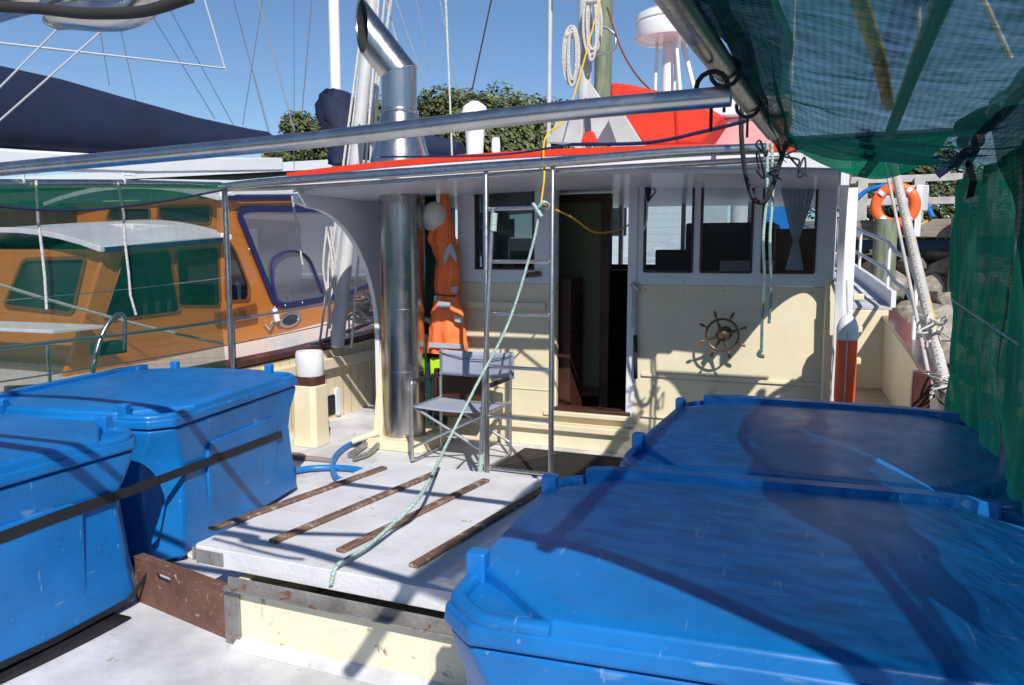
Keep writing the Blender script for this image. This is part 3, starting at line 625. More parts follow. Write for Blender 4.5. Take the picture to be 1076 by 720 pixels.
m.rings([[p+Vector((-.025,0,0)), p+Vector((.025,0,0)), p+Vector((.025,0,.17)), p+Vector((-.025,0,.17))] for p in tp]); m.build('toe_rail', 'white', boat, .004)
def pulpit(dz):
    pts = []
    for i in range(22):
        y = 6.3+9.5*i/21; h = star(y); base = sheer(y)+(.12 if y > bulk_y else .05); z = base+dz*min(1, .15+max(0, (y-6.3))/2.2); pts.append(Vector((CX+h-.05, y, z)))
    return pts
for dz in (.66, .36): m = MB(); m.tube(pulpit(dz), .022, 10); m.build('guard_rail', 'galv', boat, smooth=50)
for i in (3, 7, 11, 14, 17, 20):
    p = pulpit(.66)[i]; y = p.y; m = MB(); m.tube([(p.x, p.y, sheer(y)+.04), p], .018, 8); m.build('rail_stanchion', 'gelcoat', boat, smooth=50)
m = MB(); q = at(968, 400, X=.50); m.box(q.x-.05, q.x+.05, q.y-.05, q.y+.05, .5, at(968, 393, X=.50).z+.02); m.build('bitt_post', 'caprail', boat, .01)
m = MB(); q = at(354, 365, X=-4.3); tq = at(392, -5, Y=q.y+.35); fr_ = q.copy(); sp_top = fr_+(tq-fr_)*1.5
m.tube([fr_, fr_+(tq-fr_)*.5, sp_top], [.065, .062, .05], 16); m.build('outrigger_pole', 'alu_paint', boat, smooth=50)
m = MB()
for dx, r_ in ((-.13, .010), (-.20, .012), (.16, .012)):
    m.tube([fr_+Vector((dx, .0, 0)), fr_+(tq-fr_)*.99+Vector((dx*.4, 0, 0))], r_, 7)
m.build('pole_stay', 'rope_white', boat, smooth=50)

# ================================================================== HATCH COVER and things on deck
hc = thing('hatch_cover', 'white painted hatch cover with four brown wooden battens on the cream coaming', 'hatch cover', (-1.7, 3, .28))
hx0, hx1, hy0, hy1 = -2.40, -1.10, 2.36, 3.80
m = MB(); m.plate(rnd([(hx0, hy0), (hx1, hy0), (hx1, hy1), (hx0, hy1)], .03, 3), [], lambda u, v, t: (u, v, t), .285, .365); m.build('lid', 'hatch_white', hc, .012, 3)
m = MB(); m.plate(rnd([(hx0-.12, hy0+.06), (hx1, hy0+.03), (hx1, hy1+.02), (hx0-.12, hy1+.02)], .05, 4), [], lambda u, v, t: (u, v, t), .270, .284); m.build('base_board', 'cream_worn', hc, .003)
for (ax_, ay_), (bx_, by_) in zip(((222,557),(286,570),(357,580),(434,596)), ((404,492),(457,498),(511,505),(577,511))):
    p = at(ax_, ay_, Z=.37); q = at(bx_, by_, Z=.37); q.y = min(q.y, hy1-.01); p.z = q.z = .374; m = MB(); m.bar(p, q, .044, .016); m.build('batten', 'batten', hc, .005)
m = MB(); m.bar((hx0+.02, hy0-.004, .325), (hx0+.16, hy0-.004, .325), .006, .055); m.bar((hx0-.004, hy0+.0, .325), (hx0-.004, hy0+.08, .325), .006, .055); m.build('corner_plate', 'worn_metal', hc, .002)

# mooring line from the hatch edge up to the ladder
LY = 4.62
rt_ = at(568, 218, Y=LY-.03); r0 = at(353, 601, Z=.36)
r0.z = .375; r0.y = hy0+.03
tag_ = 'mint green rope tied from the white hatch edge up to the ladder rung'
m = MB(); pts = spline([r0+Vector((-.012,-.045,-.06)), r0+Vector((0,-.03,.0)), at(366, 588, Z=.385), at(385, 576, Z=.39), at(412, 552, Z=.42), at(445, 516, Z=.50), at(470, 466, Y=3.95), at(500, 406, Y=4.30), at(534, 340, Y=4.48), at(558, 264, Y=4.56), rt_], 8)
twist_rope(m, pts, .0092, .04)
m.tube([p+Vector((.008,.0,.012)) for p in pts[8:34]], .008, 8)
m.tube(spline([rt_+Vector((.0,-.03,.0)), rt_+Vector((.03,-.03,.03)), rt_+Vector((.04,.03,.01)), rt_+Vector((-.03,.03,-.03)), rt_+Vector((-.04,-.02,.02)), rt_+Vector((.02,-.03,-.06))], 6), .011, 8)
tag(m.build('mooring_rope', 'rope_mint', smooth=60), tag_, 'rope')
m = MB(); pk = pts[5]; m.tube([pk+Vector((-.012,-.03,-.012)), pk+Vector((.012,.03,.018))], .014, 8) 
tag(m.build('rope_whipping', 'rope_mint', smooth=60), 'dark tape whipping on the lower end of the mint rope', 'whipping') if False else None

# yellow line through the doorway and up over the roof
m = MB(); up_ = at(578, 150, Y=EY-.05); y0 = rt_+Vector((.01,-.02,.02)); y1 = at(640, 244, Y=WY-.1); y2 = at(662, 235, Y=WY+.1)
m.tube(spline([at(636, -20, Y=6.7), at(600, 110, Y=5.6), at(576, 140, Y=4.9), at(571, 158, Y=4.68), at(572, 185, Y=4.6), y0], 10), .0065, 7)
m.tube(spline([y0, at(600, 228, Y=5.0), at(622, 243, Y=5.5), y1, y2, at(690, 200, Y=WY+.6)], 8), .0065, 7)
tag(m.build('yellow_rope', 'rope_yellow', smooth=60), 'thin yellow rope looping from the mast over the ladder rung into the doorway', 'rope')

# ladder ---------------------------------------------------------------
lad = thing('ladder', 'narrow stainless steel ladder standing upright between the hatch and the roof edge', 'ladder', (-1.95, LY, 0))
lx0, lx1 = at(511, 300, Y=LY).x, at(580, 300, Y=LY).x; ztop = at(512, 178, Y=LY).z
for x in (lx0, lx1):
    m = MB(); m.tube([(x, LY, .0), (x, LY, ztop-.02), (x, LY+.02, ztop+.02)], .0175, 14); m.build('rail', 'steel', lad, smooth=50)
for yy in (219, 275, 330, 387, 440, 495):
    z = at(545, yy, Y=LY).z; m = MB(); m.tube([(lx0, LY, z), (lx1, LY, z)], .0125, 12)
    for x in (lx0, lx1): m.tube([(x+(.014 if x == lx0 else -.014), LY, z), (x+(.028 if x == lx0 else -.028), LY, z)], .015, 12)
    m.build('rung', 'steel', lad, smooth=50)
bh = thing('boat_hook', 'aluminium pole with light blue grips leaning against the left side of the ladder', 'boat hook', (lx0, LY-.05, 0))
pa = at(518, 218, Y=LY-.035); pbm = at(521, 245, Y=LY-.035); pc = at(506, 478, Y=LY-.04); pd = at(504, 500, Y=LY-.04)
m = MB(); m.tube([pa, pd], .0135, 12); m.build('shaft', 'alu', bh, smooth=50)
m = MB(); m.tube([at(519.5, 224, Y=LY-.035), at(518.3, 243, Y=LY-.035)], .021, 12); m.build('grip', 'rope_mint', bh, smooth=50)
m = MB(); m.tube([pc, pd], .0165, 12); m.build('grip', 'rope_mint', bh, smooth=50)

# director chair --------------------------------------------------------
ch = thing('folding_chair', 'folding director chair with grey canvas seat and black armrests beside the exhaust', 'chair', (-2.6, 5.2, 0))
ca = Vector((-2.87, 4.98, 0)); wdir = Vector((1, .0, 0)).normalized()   # front left foot
cw, cdp = .60, .46; ddir = Vector((.0, 1, 0))
def cp(u, v, z): p = ca+wdir*u*cw+ddir*v*cdp; p.z = z; return p
for u in (0, 1):
    m = MB(); m.tube(spline([cp(u,1,.02), cp(u,1,.56), cp(u,.92,.605), cp(u,.5,.61), cp(u,.08,.605), cp(u,0,.56), cp(u,0,.02)], 6), .0125, 12); m.build('side_frame', 'alu', ch, smooth=50)
    m = MB(); m.tube([cp(u,.0,.035), cp(u,.1,.02), cp(u,.9,.02), cp(u,1,.035)], .0115, 10); m.build('foot_bar', 'alu', ch, smooth=50)
    m = MB(); m.tube([cp(u,.12,.617), cp(u,.9,.617)], .021, 12, flat=.8); m.build('armrest', 'black_rubber', ch, smooth=50)
    m = MB(); m.tube([cp(u,1,.40), cp(u,1.02,.60), cp(u,1.05,.815)], .0115, 10); m.build('back_post', 'alu', ch, smooth=50)
    m = MB(); m.tube([cp(u,-.02,.425), cp(u,1.02,.425)], .0115, 10); m.build('seat_rail', 'alu', ch, smooth=50)
for v in (.06, .94):
    m = MB(); m.tube([cp(0,v,.12), cp(1,v,.42)], .011, 10); m.build('cross_brace', 'alu', ch, smooth=50)
    m = MB(); m.tube([cp(0,v+.03,.42), cp(1,v+.03,.12)], .011, 10); m.build('cross_brace', 'alu', ch, smooth=50)
m = MB(); m.sheet(lambda u, v: cp(.01+.98*u, .02+.96*v, .428-.012*math.sin(math.pi*u)), 14, 10); m.build('seat', 'canvas_grey', ch, smooth=60, thick=.008)
m = MB(); m.sheet(lambda u, v: cp(-.03+1.06*u, 1.05+.10*math.sin(math.pi*u)+.006, .605+.20*v-.012*math.sin(math.pi*u)), 20, 6); m.build('backrest', 'canvas_grey', ch, smooth=60, thick=.014)
m = MB(); m.tube([cp(-.02+1.04*t, 1.02+.08*math.sin(math.pi*t), .785-.05*math.sin(math.pi*t)) for t in [i/14 for i in range(15)]], .0035, 6); m.build('backrest_cord', 'rope_dark', ch, smooth=50)

# clothes on the wall ---------------------------------------------------
def cloth_strip(name, mt, prof, Y0, bulge, label, cat, foldn=5, amp=.02, seed=0):
    """hanging garment: prof = [(photo y, left x, right x)] surveyed at Y0, thickened front and back with folds"""
    m = MB(); rings = []
    for (yy, xl, xr) in prof:
        l = at(xl, yy, Y=Y0); r = at(xr, yy, Y=Y0); N = 22; ring = []
        for i in range(N):
            a = 2*math.pi*i/N; t = .5-.5*math.cos(a); x = l.x+(r.x-l.x)*t; d = math.sin(a)
            fold = amp*math.sin(t*foldn*2*math.pi+seed+yy*.015)*abs(d)
            ring.append((x, Y0-d*bulge*(1 if d > 0 else .45)-fold, l.z*(1-t)+r.z*t))
        rings.append(ring)
    m.rings(rings); o = m.build(name, mt, smooth=60); return tag(o, label, cat)
JY = WY-.17
cloth_strip('dark_jacket', 'green_coat', [(205,447,458),(240,448,462),(262,448,464),(300,446,470),(350,444,476),(400,447,474),(446,450,470)], JY+.05, .05, 'dark green coat hanging behind the orange overalls beside the exhaust stack', 'coat', 3)
jk = thing('orange_overalls', 'bright orange reflective overalls hanging on the wheelhouse wall beside the steel exhaust stack', 'overalls', (at(470, 250, Y=JY).x, JY, 1.0))
prof = [(200,466,470),(216,465,472),(232,462,475),(243,452,477),(252,450,479),(262,455,481),(275,459,482),(285,458,483),(300,457,483),(311,458,481),(318,456,483),(330,453,487),(350,451,490),(366,449,492),(371,449,491)]
pr2 = []
for i in range(len(prof)-1):
    n_r = max(1, int((prof[i+1][0]-prof[i][0])/3))
    for j in range(n_r): t = j/n_r; t2 = t*t*(3-2*t); pr2.append((prof[i][0]+(prof[i+1][0]-prof[i][0])*t, prof[i][1]+(prof[i+1][1]-prof[i][1])*t2, prof[i][2]+(prof[i+1][2]-prof[i][2])*t2))
prof = pr2+[prof[-1]]
m = MB(); rings = []
for (yy, xl, xr) in prof:
    l = at(xl, yy, Y=JY-.04); r = at(xr, yy, Y=JY-.04); N = 44; ring = []
    for i in range(N):
        a = 2*math.pi*i/N; t = .5-.5*math.cos(a); d = math.sin(a); fold = (.012*math.sin(t*15+yy*.03)+.034*noise.noise(Vector((t*4.5, yy*.045, 2)))+.014*noise.noise(Vector((t*11, yy*.10, 7))))*abs(d)
        ring.append((l.x+(r.x-l.x)*t, JY-.04-d*.075*(1 if d > 0 else .4)-fold, l.z*(1-t)+r.z*t+.006*math.sin(t*9)))
    rings.append(ring)
m.rings(rings); m.build('body', 'hivis', jk, smooth=60)
def patch(pts, name, mt, off=.135):
    m = MB(); P = [at(a, b, Y=JY-off) for a, b in pts]; m.plate([(p.x, p.z) for p in P], [], XZ(JY-off), 0, .006); m.build(name, mt, jk)
patch([(488,252),(493,252),(501,267),(500,274),(492,262),(486,278),(485,266)][0:0] or [(468,262),(474,255),(480,270),(479,276),(473,266),(466,280),(466,270)], 'reflective_band', 'reflective')
patch([(474,302),(480,301),(480,308),(474,308)], 'reflective_band', 'reflective')
patch([(460,316),(473,318),(473,324),(459,323)], 'reflective_band', 'reflective')
patch([(477,331),(486,334),(487,340),(478,338)], 'reflective_band', 'reflective')
patch([(456,311),(459,311),(459,316),(456,316)], 'reflective_band', 'reflective')
patch([(451,360),(487,362),(488,367),(451,365)], 'reflective_band', 'reflective')
m = MB(); m.tube([at(457, 309, Y=JY-.13), at(470, 311, Y=JY-.145), at(480, 311, Y=JY-.13)], .006, 6); m.build('waist_cord', 'rope_dark', jk, smooth=50)
m = MB(); hq = at(457, 226, Y=JY-.10); m.lathe([(.115, -.09), (.118, -.07), (.113, -.02), (.098, .04), (.065, .085), (.02, .105)], (hq.x, hq.y, hq.z), 30, Matrix.Rotation(R(70), 4, 'X') @ Matrix.Rotation(R(25), 4, 'Y'))
tag(m.build('hard_hat', 'helmet', smooth=60), 'off white hard hat hanging above the orange overalls beside the exhaust', 'helmet')
m = MB(); q = at(465, 383, Y=JY); m.box(q.x-.10, q.x+.10, JY-.05, JY+.12, at(465, 395, Y=JY).z, at(465, 376, Y=JY).z); tag(m.build('lime_bag', 'lime', bevel=.02), 'lime green bag edge behind the chair back under the dark coat', 'bag')
m = MB(); q = at(474, 402, Y=JY-.05); m.tube([q+Vector((math.cos(a)*.10, 0, math.sin(a)*.13)) for a in [2*math.pi*i/24 for i in range(24)]], .012, 8, closed=True); m.tube([q+Vector((math.cos(a)*.085, .03, math.sin(a)*.11)) for a in [2*math.pi*i/24 for i in range(24)]], .012, 8, closed=True)
tag(m.build('hose_coil', 'hose_blue', smooth=60), 'small blue hose coil hanging low on the wall behind the folding chair', 'hose')
m = MB(); m.box(-3.05, -2.62, WY-.24, WY-.11, .22, .62); tag(m.build('wooden_box', 'interior_wood', bevel=.01), 'dark wooden box against the wheelhouse wall behind the folding chair', 'box')

# rubber mat
m = MB(); q = [at(x, y, Z=.01) for x, y in ((549,471),(662,474),(640,503),(530,500))]
P = [(-2.25, 5.02), (-1.30, 5.02), (-1.30, 5.70), (-2.25, 5.70)]
m.plate(P, [], lambda u, v, t: (u, v, t), .004, .014)
for i in range(24):
    for s in (0, 1):
        t = i/24; x = -2.25+.95*t
        if s == 0: m.bar((x+.01, 5.03, .017), (min(-1.31, x+.35), 5.03+min(.66, (min(-1.31, x+.35)-x-.01)*1.9), .017), .006, .005)
tag(m.build('door_mat', 'rubber_mat'), 'black rubber mat on the deck in front of the open doorway', 'mat')

# blue hose on the deck and grey hose by the stack
m = MB(); m.tube(spline([at(300,496,Z=.04), at(330,492,Z=.03), at(365,492,Z=.03), at(388,497,Z=.03), at(400,505,Z=.03)], 8), .022, 12)
m.tube(spline([at(392,500,Z=.03), at(360,505,Z=.03), at(350,495,Z=.03), at(352,480,Z=.03), at(366,468,Z=.03), at(385,462,Z=.03)], 8), .020, 12)
tag(m.build('deck_hose', 'hose_blue', smooth=60), 'thick blue hose curling over the deck behind the far left bin', 'hose')
m = MB(); m.tube(spline([at(368,478,Z=.03), at(380,470,Z=.03), at(392,460,Z=.05), at(410,452,Z=.05)], 8), .024, 10); m.tube(spline([at(372,482,Z=.03), at(388,476,Z=.03), at(402,462,Z=.05)], 8), .02, 10)
tag(m.build('grey_hose', 'galv', smooth=60), 'dull grey ribbed hose lying by the foot of the exhaust', 'hose')
m = MB(); m.bar(at(307,480,Z=.02), at(352,484,Z=.02), .035, .03); tag(m.build('timber_batten', 'timber_grey', bevel=.004), 'loose weathered timber batten at the foot of the cream mooring post', 'batten')

# ================================================================== BINS
def make_bin():
    root = thing('insulated_bin', 'x', 'bin')
    Lx, Ly, H = .72, .585, .70      # half length, half width, body height
    def ring(z, ins, ch): 
        a, b = Lx-ins, Ly-ins; return [(-a+ch, -b, z), (a-ch, -b, z), (a, -b+ch, z), (a, b-ch, z), (a-ch, b, z), (-a+ch, b, z), (-a, b-ch, z), (-a, -b+ch, z)]
    m = MB(); m.rings([ring(.03, .008, .11), ring(.20, .018, .13), ring(.45, .026, .15), ring(.56, .022, .13), ring(.66, .012, .09), ring(H, .008, .085)]); m.build('body', 'blue_plastic', root, .014, 3)
    for (sx_, sy_) in ((-1,-1),(1,-1),(-1,1),(1,1),(0,-1),(0,1)):
        m = MB(); x = sx_*(Lx-.24); y = sy_*(Ly-.135); m.rings([[(x-.10,y-.08,0),(x+.10,y-.08,0),(x+.10,y+.08,0),(x-.10,y+.08,0)],[(x-.13,y-.115,.033),(x+.13,y-.115,.033),(x+.13,y+.115,.033),(x-.13,y+.115,.033)]]); m.build('foot', 'blue_plastic', root, .01)
    for s in (-1, 1):
        y = s*(Ly-.025)
        m = MB(); o_ = rnd(rect(-.36, .36, .14, .56), .07, 4); i_ = rnd(rect(-.345, .345, .155, .545), .06, 4)
        m.plate(o_, [], (lambda u, v, t, y=y, s=s: (u, y+s*(t+.010*(v-.14)/.45), v)), -.02, .009); m.build('side_panel', 'blue_plastic', root, .006)
        x = s*(Lx-.025); m = MB(); o_ = rnd(rect(-.24, .24, .14, .56), .07, 4)
        m.plate(o_, [], (lambda u, v, t, x=x, s=s: (x+s*(t+.010*(v-.14)/.45), u, v)), -.02, .009); m.build('side_panel', 'blue_plastic', root, .006)
    # lid: flange, raised top with cut-back corners, end ridge, lugs
    m = MB(); m.rings([ring(H+.006, -.004, .09), ring(H+.055, .0, .09)]); lid = m.build('lid', 'blue_plastic', root, .012, 3)
    def top(z, ins):
        a, b = Lx-ins, Ly-ins; c1, c2 = .25, .10
        o_ = []
        for (sx_, sy_) in ((1,-1),(1,1),(-1,1),(-1,-1)):
            p = [(sx_*(a-c1), sy_*b), (sx_*(a-c2*1.1), sy_*(b-c2*1.6)), (sx_*(a-.02), sy_*(b-c1*.95)), (sx_*a, sy_*(b-c1*1.1))]
            if sx_*sy_ > 0: p = p[::-1]
            o_ += p
        return [(x, y, z) for x, y in o_]
    m = MB(); m.rings([top(H+.03, .004), top(H+.085, .012), top(H+.094, .05)], cap0=True, cap1=False)
    n = len(top(0, .05)); base = top(H+.094, .05)
    m.add(base+[(x*.5, y*.5, H+.108) for x, y, z in base]+[(0,0,H+.110)], [(i, (i+1) % n, n+(i+1) % n, n+i) for i in range(n)]+[(n+i, n+(i+1) % n, 2*n) for i in range(n)])
    m.build('top_panel', 'blue_plastic', lid, .009, 3)
    m = MB(); pts_ = []
    m.plate(rnd([(-Lx+.11, Ly-.10), (-Lx+.30, Ly-.062), (Lx-.30, Ly-.062), (Lx-.11, Ly-.10), (Lx-.12, Ly-.05), (Lx-.30, Ly-.004), (-Lx+.30, Ly-.004), (-Lx+.12, Ly-.05)], .03), [], lambda u, v, t: (u, v, t), H+.05, H+.116); m.build('hinge_ridge', 'blue_plastic', lid, .018, 4)
    for (sx_, sy_) in ((-1,-1),(1,-1),(-1,1),(1,1)):
        m = MB(); m.tube(spline([(sx_*x, sy_*y, H+.058) for x, y in ((Lx-.022, Ly-.26), (Lx-.022, Ly-.13), (Lx-.045, Ly-.085), (Lx-.085, Ly-.045), (Lx-.13, Ly-.022), (Lx-.26, Ly-.022))], 6), .020, 10); m.build('corner_lip', 'blue_plastic', lid, smooth=60)
    for (x, y) in ((-Lx+.028, -Ly+.235), (-Lx+.028, Ly-.235), (Lx-.028, -Ly+.235), (Lx-.028, Ly-.235)):
        m = MB(); m.box(x-.024, x+.024, y-.024, y+.024, H+.05, H+.128); m.build('lug', 'blue_lug', lid, .007, 3)
    return root
bins = []
proto = make_bin()
places = [((-.10, 2.09, 0), 5, (1.04, 1.0, 1), 'blue bin with flat lid nearest the camera on the right under the netting'),
          ((-.04, 3.50, 0), -1, (.97, 1.22, 1), 'blue bin behind the nearest right bin, in front of the ship wheel wall'),
          ((-3.67, 3.37, 0), 101, (1.02, 1.0, 1), 'far left blue bin beside the hatch, with the black strap and cream post behind'),
          ((-3.36, 1.80, 0), 92, (1.0, 1.0, 1), 'blue bin nearest the camera on the left, cut by the photo edge')]
for i, (loc, rz, sc_, lab) in enumerate(places):
    o = proto if i == 0 else copy_tree(proto)
    o.location = loc; o.rotation_euler.z = R(rz); o.scale = sc_; tag(o, lab, 'bin', 'blue insulated fish bins on deck'); bins.append(o)

# straps
def strap(name, mt, pts, w_, label, normal=(1, 0, 0)):
    m = MB(); nrm = Vector(normal)
    P = [Vector(p) for p in pts]; vs = []
    for i, p in enumerate(P):
        d = (P[min(i+1, len(P)-1)]-P[max(i-1, 0)]).normalized(); s = nrm.cross(d).normalized()
        vs += [p+s*w_/2-nrm*.0015, p-s*w_/2-nrm*.0015, p-s*w_/2+nrm*.0015, p+s*w_/2+nrm*.0015]
    fs = [(i*4+j, i*4+(j+1) % 4, (i+1)*4+(j+1) % 4, (i+1)*4+j) for i in range(len(P)-1) for j in range(4)]+[(0,1,2,3), tuple(len(vs)-4+j for j in (3,2,1,0))]
    m.add(vs, fs); return tag(m.build(name, mt), label, 'strap')
def bin_face(i, off=.579):
    loc, rz, sc_, lab = places[i]; n_ = Vector((math.sin(R(rz)), -math.cos(R(rz)), 0)); return Vector(loc)+n_*off, n_
F1, N1 = bin_face(3); F2, N2 = bin_face(2)
strap('ratchet_strap', 'strap', [atp(-60, 588, F1, N1), atp(60, 543, F1, N1), atp(134, 517, F1, N1), atp(163, 506, F2, N2), atp(230, 481, F2, N2), atp(296, 456, F2, N2)], .045, 'wide black strap running across the starboard sides of both left bins')
strap('lashing_strap', 'strap', [atp(-60, 728, F1, N1), atp(60, 672, F1, N1), atp(134, 632, F1, N1), Vector((-2.755, 2.46, .16)), Vector((-2.68, 2.44, .155))], .026, 'narrow dark strap low on the nearest left bin, threaded through the brown plate')

# black liner under the near left bin
m = MB(); m.sheet(lambda u, v: (-3.0+.27*u+.012*math.sin(9*v), .6+1.72*v, .010), 10, 20); tag(m.build('black_sheet', 'black_rubber', smooth=60, thick=.004), 'black rubber sheet sticking out from under the nearest left bin', 'sheet')

# ================================================================== CANOPY FRAME AND NETS
cf = thing('canopy_frame', 'stainless steel tube canopy frame arching over the work deck', 'frame', (-2, 2.5, 2))
def tb(name, pts, r, mt='steel', n=14): m = MB(); m.tube(spline(pts, 8), r, n); return m.build(name, mt, cf, smooth=50)
AY = 1.86
aL = at(-60, 184, Y=AY); a0 = at(0, 178, Y=AY); a1 = at(300, 150, Y=AY); a2 = at(560, 120, Y=AY); a3 = at(768, 101, Y=AY)
p_left = Vector((-4.28, AY, 1.70))
tb('cross_tube', [p_left, aL, a0, a1, a2, a3], .0235)
BY = 4.60
tb('cross_tube', [at(232, 197, Y=BY), at(300, 190, Y=BY), at(560, 172, Y=BY), at(700, 161, Y=BY), at(806, 156, Y=BY)], .030)
tb('cross_tube', [at(238, 199, Y=BY+.08), at(330, 196, Y=BY+.08), at(560, 181, Y=BY+.08), at(820, 167, Y=BY+.08)], .018)
d0 = at(705, -8, X=-.29); d1 = at(765, 78, X=-.285); d2 = at(812, 140, X=-.27); d3 = at(845, 175, X=-.255); 
dm = d0+(d0-d1)*1.5; dm.y = max(dm.y, .35)
tb('side_tube', [Vector((-.30, .35, 2.02)), d0, d1, d2], .031)
SX = -4.28
tb('side_tube', [Vector((SX, .6, 1.80)), Vector((SX, 2.0, 1.88)), at(0, 193, X=SX), at(120, 193, X=SX), at(232, 195, X=SX)], .026)
# near bow over the camera's left and right
tb('end_bow', [Vector((-4.28, .95, 1.75)), at(-40, 14, Y=.95), at(60, 13, Y=.95), at(160, -6, Y=.95), Vector((-.6, .72, 2.15)), Vector((.07, .62, 2.12)), Vector((.29, .59, 2.10)), Vector((.52, .48, 2.10)), Vector((.73, .37, 2.09)), Vector((.95, .26, 2.06)), Vector((1.1, .2, 1.9))], .024)
tb('end_bow', [Vector((-4.28, 1.05, 1.70)), at(-40, 26, Y=1.05), at(60, 22, Y=1.05), at(160, 2, Y=1.05), Vector((-.6, .95, 2.2))], .016)
SXR = .60
tb('side_tube', [Vector((1.05, .25, 1.98)), Vector((.72, 1.4, 2.0)), at(1100, 78, X=.42), at(1055, 118, X=.50), at(1022, 152, X=.56), Vector((SXR, 4.7, 1.90))], .020, 'galv')
tb('net_batten_tube', [Vector((.22, .5, 2.16)), Vector((.2, 2.4, 2.14)), Vector((.2, 4.4, 2.10))], .024, 'galv')
for (x, yy0, yy1, Xp, nm) in ((1073, 262, 545, .60, 'post'), (236, 200, 392, SX, 'post')):
    p = at(x, yy0, X=Xp); q = at(x, yy1, X=Xp); zt = 1.95 if x > 500 else at(236, 200, X=SX).z
    m = MB(); m.tube([(Xp, p.y, .55), (Xp, p.y, zt)], .022, 14); m.build('post', 'steel', cf, smooth=50)
# clamps with wire ties
for px_, py_ in ((19, 186), (126, 188)):
    q = at(px_, py_, X=SX); m = MB(); m.tube(spline([q+Vector((.03,0,.04)), q+Vector((.035,.01,-.03)), q+Vector((-.02,.05,-.04)), q+Vector((-.03,.06,.03)), q+Vector((.03,.1,.03))], 5), .007, 6); m.build('tie', 'wire_white', cf, smooth=50)
m = MB(); m.tube(spline([at(-30, 6, Y=.9), at(40, 9, Y=.9), at(90, 14, Y=.9), at(150, 12, Y=.9), at(200, -3, Y=.9)], 8), .009, 8)
tag(m.build('black_cable', 'rope_dark', smooth=60), 'thick black cable slung along the steel tube in the top left corner', 'cable')
# hanging tie cords on the port net
for k, (pp, lab) in enumerate((([(38,190),(40,230),(44,262),(47,290),(49,325)], 'leftmost white tie cord hanging in front of the green port netting'),
               ([(124,192),(130,225),(131,252),(135,285),(137,310),(143,331)], 'crooked white tie cord hanging in the middle of the port netting'),
               ([(307,206),(312,240),(318,278)], 'white tie cord hanging over the clear windscreen of the varnished launch'))):
    m = MB(); X_ = SX+.04 if k < 2 else SX+.4; m.tube([at(a, b, X=X_) for a, b in pp], .0085, 7); tag(m.build('tie_cord', 'rope_white', smooth=60), lab, 'cord', 'white tie cords hanging from the canopy frame')
# port net curtain (+ sagging top flap)
netp = []
yA, yB = 1.6, at(237, 300, X=SX).y
def pn(u, v):
    y = yA+(yB-yA)*u; zt = 1.86+(at(236, 198, X=SX).z-1.86)*u; z = zt+(.56-zt)*v
    return (SX-.01+.03*math.sin(u*9+v*3)*math.sin(math.pi*v)+.015*math.sin(u*23), y, z+.03*math.sin(math.pi*u)*(1 if v > .9 else 0))
m = MB(); m.sheet(pn, 50, 30); tag(m.build('shade_net', 'net_port', smooth=60), 'sheer green shade netting on the port side, veiling the varnished launch', 'netting')
def pf(u, v):
    a = at(-40+300*u, 196-4*u, X=SX); z = a.z-v*(.15*math.sin(math.pi*min(1, .2+u*.78))); return (SX+.05+.05*v, a.y, z)
m = MB(); m.sheet(pf, 30, 8); tag(m.build('net_flap', 'net_flap', smooth=60), 'darker green doubled net flap sagging along the top of the port netting', 'netting')
m = MB(); m.tube([Vector(pf(i/30, 1)) for i in range(31)], .008, 6); tag(m.build('flap_hem', 'strap_blue', smooth=50), 'dark blue hem rope along the sagging port net flap', 'rope')
# overhead net
def on(u, v):      # u: port->starboard, v: aft->fore
    xa = -.29+1.33*u; ya = .66-.06*u-.36*max(0, xa-.25)
    y = ya+(4.15-ya)*v; x = xa+((-.29+.90*u)-xa)*min(1, v*1.8)
    z = 2.10-.16*u-.02*v - .10*math.sin(math.pi*u)*math.sin(math.pi*(v*1.0)) + .016*math.sin(v*52+3*u+2*math.sin(u*5))*math.sin(math.pi*u)*(.2+v)**2+.010*math.sin(v*21+9*u)+.02*noise.noise(Vector((x*4, y*6, 0)))
    return (x, y, z)
m = MB(); m.sheet(on, 40, 110); tag(m.build('shade_net', 'net_over', smooth=60), 'dark teal shade netting stretched overhead in the top right corner', 'netting')
# bunched edge along the port side tube
m = MB()
def be(u, v):
    y = .8+3.4*v; a = u*4.6; r = .040+.016*math.sin(u*17+v*4)+.012*noise.noise(Vector((u*3, v*7, 1)))*2; return (-.225+r*math.cos(a)*(1.5-.5*v)+.02*math.sin(v*5), y, 2.055+r*math.sin(a)*.9)
m.sheet(be, 28, 60); tag(m.build('net_roll', 'net_dark', smooth=60), 'bunched dark green net edge gathered along the thick diagonal tube', 'netting')
# fore valance and blue hem
def fv(u, v):   # valance
    x0 = at(828, 150, Y=4.45).x; x1 = at(1012, 150, Y=4.45).x; x = x0+(x1-x0)*u
    zt = at(900, 143, Y=4.45).z; drop = .26*math.sin(math.pi*min(1, u*1.05+.02))**.7*(.55+.6*u if u < .8 else 1.03)
    return (x, 4.45+.03*math.sin(u*14)*v-.02*v, zt-drop*v)
m = MB(); m.sheet(fv, 40, 12); tag(m.build('net_valance', 'net_valance', smooth=60), 'bright green net valance with curved lower edge hanging right of the wheelhouse', 'netting')
m = MB(); m.tube([Vector(fv(i/20, 0))+Vector((0,-.01,0)) for i in range(21)], .014, 8); m.tube([at(1010, 148, Y=4.40), at(1030, 148, Y=4.3)], .03, 8); tag(m.build('hem_rope', 'strap_blue', smooth=50), 'dark blue hem webbing along the top of the green valance', 'webbing')
strap('corner_webbing', 'strap_blue', [at(1028, 148, Y=4.30), at(1010, 165, Y=4.36), at(984, 184, Y=4.40)], .045, 'dark blue webbing band slanting down the right end of the valance', (0, 1, 0))
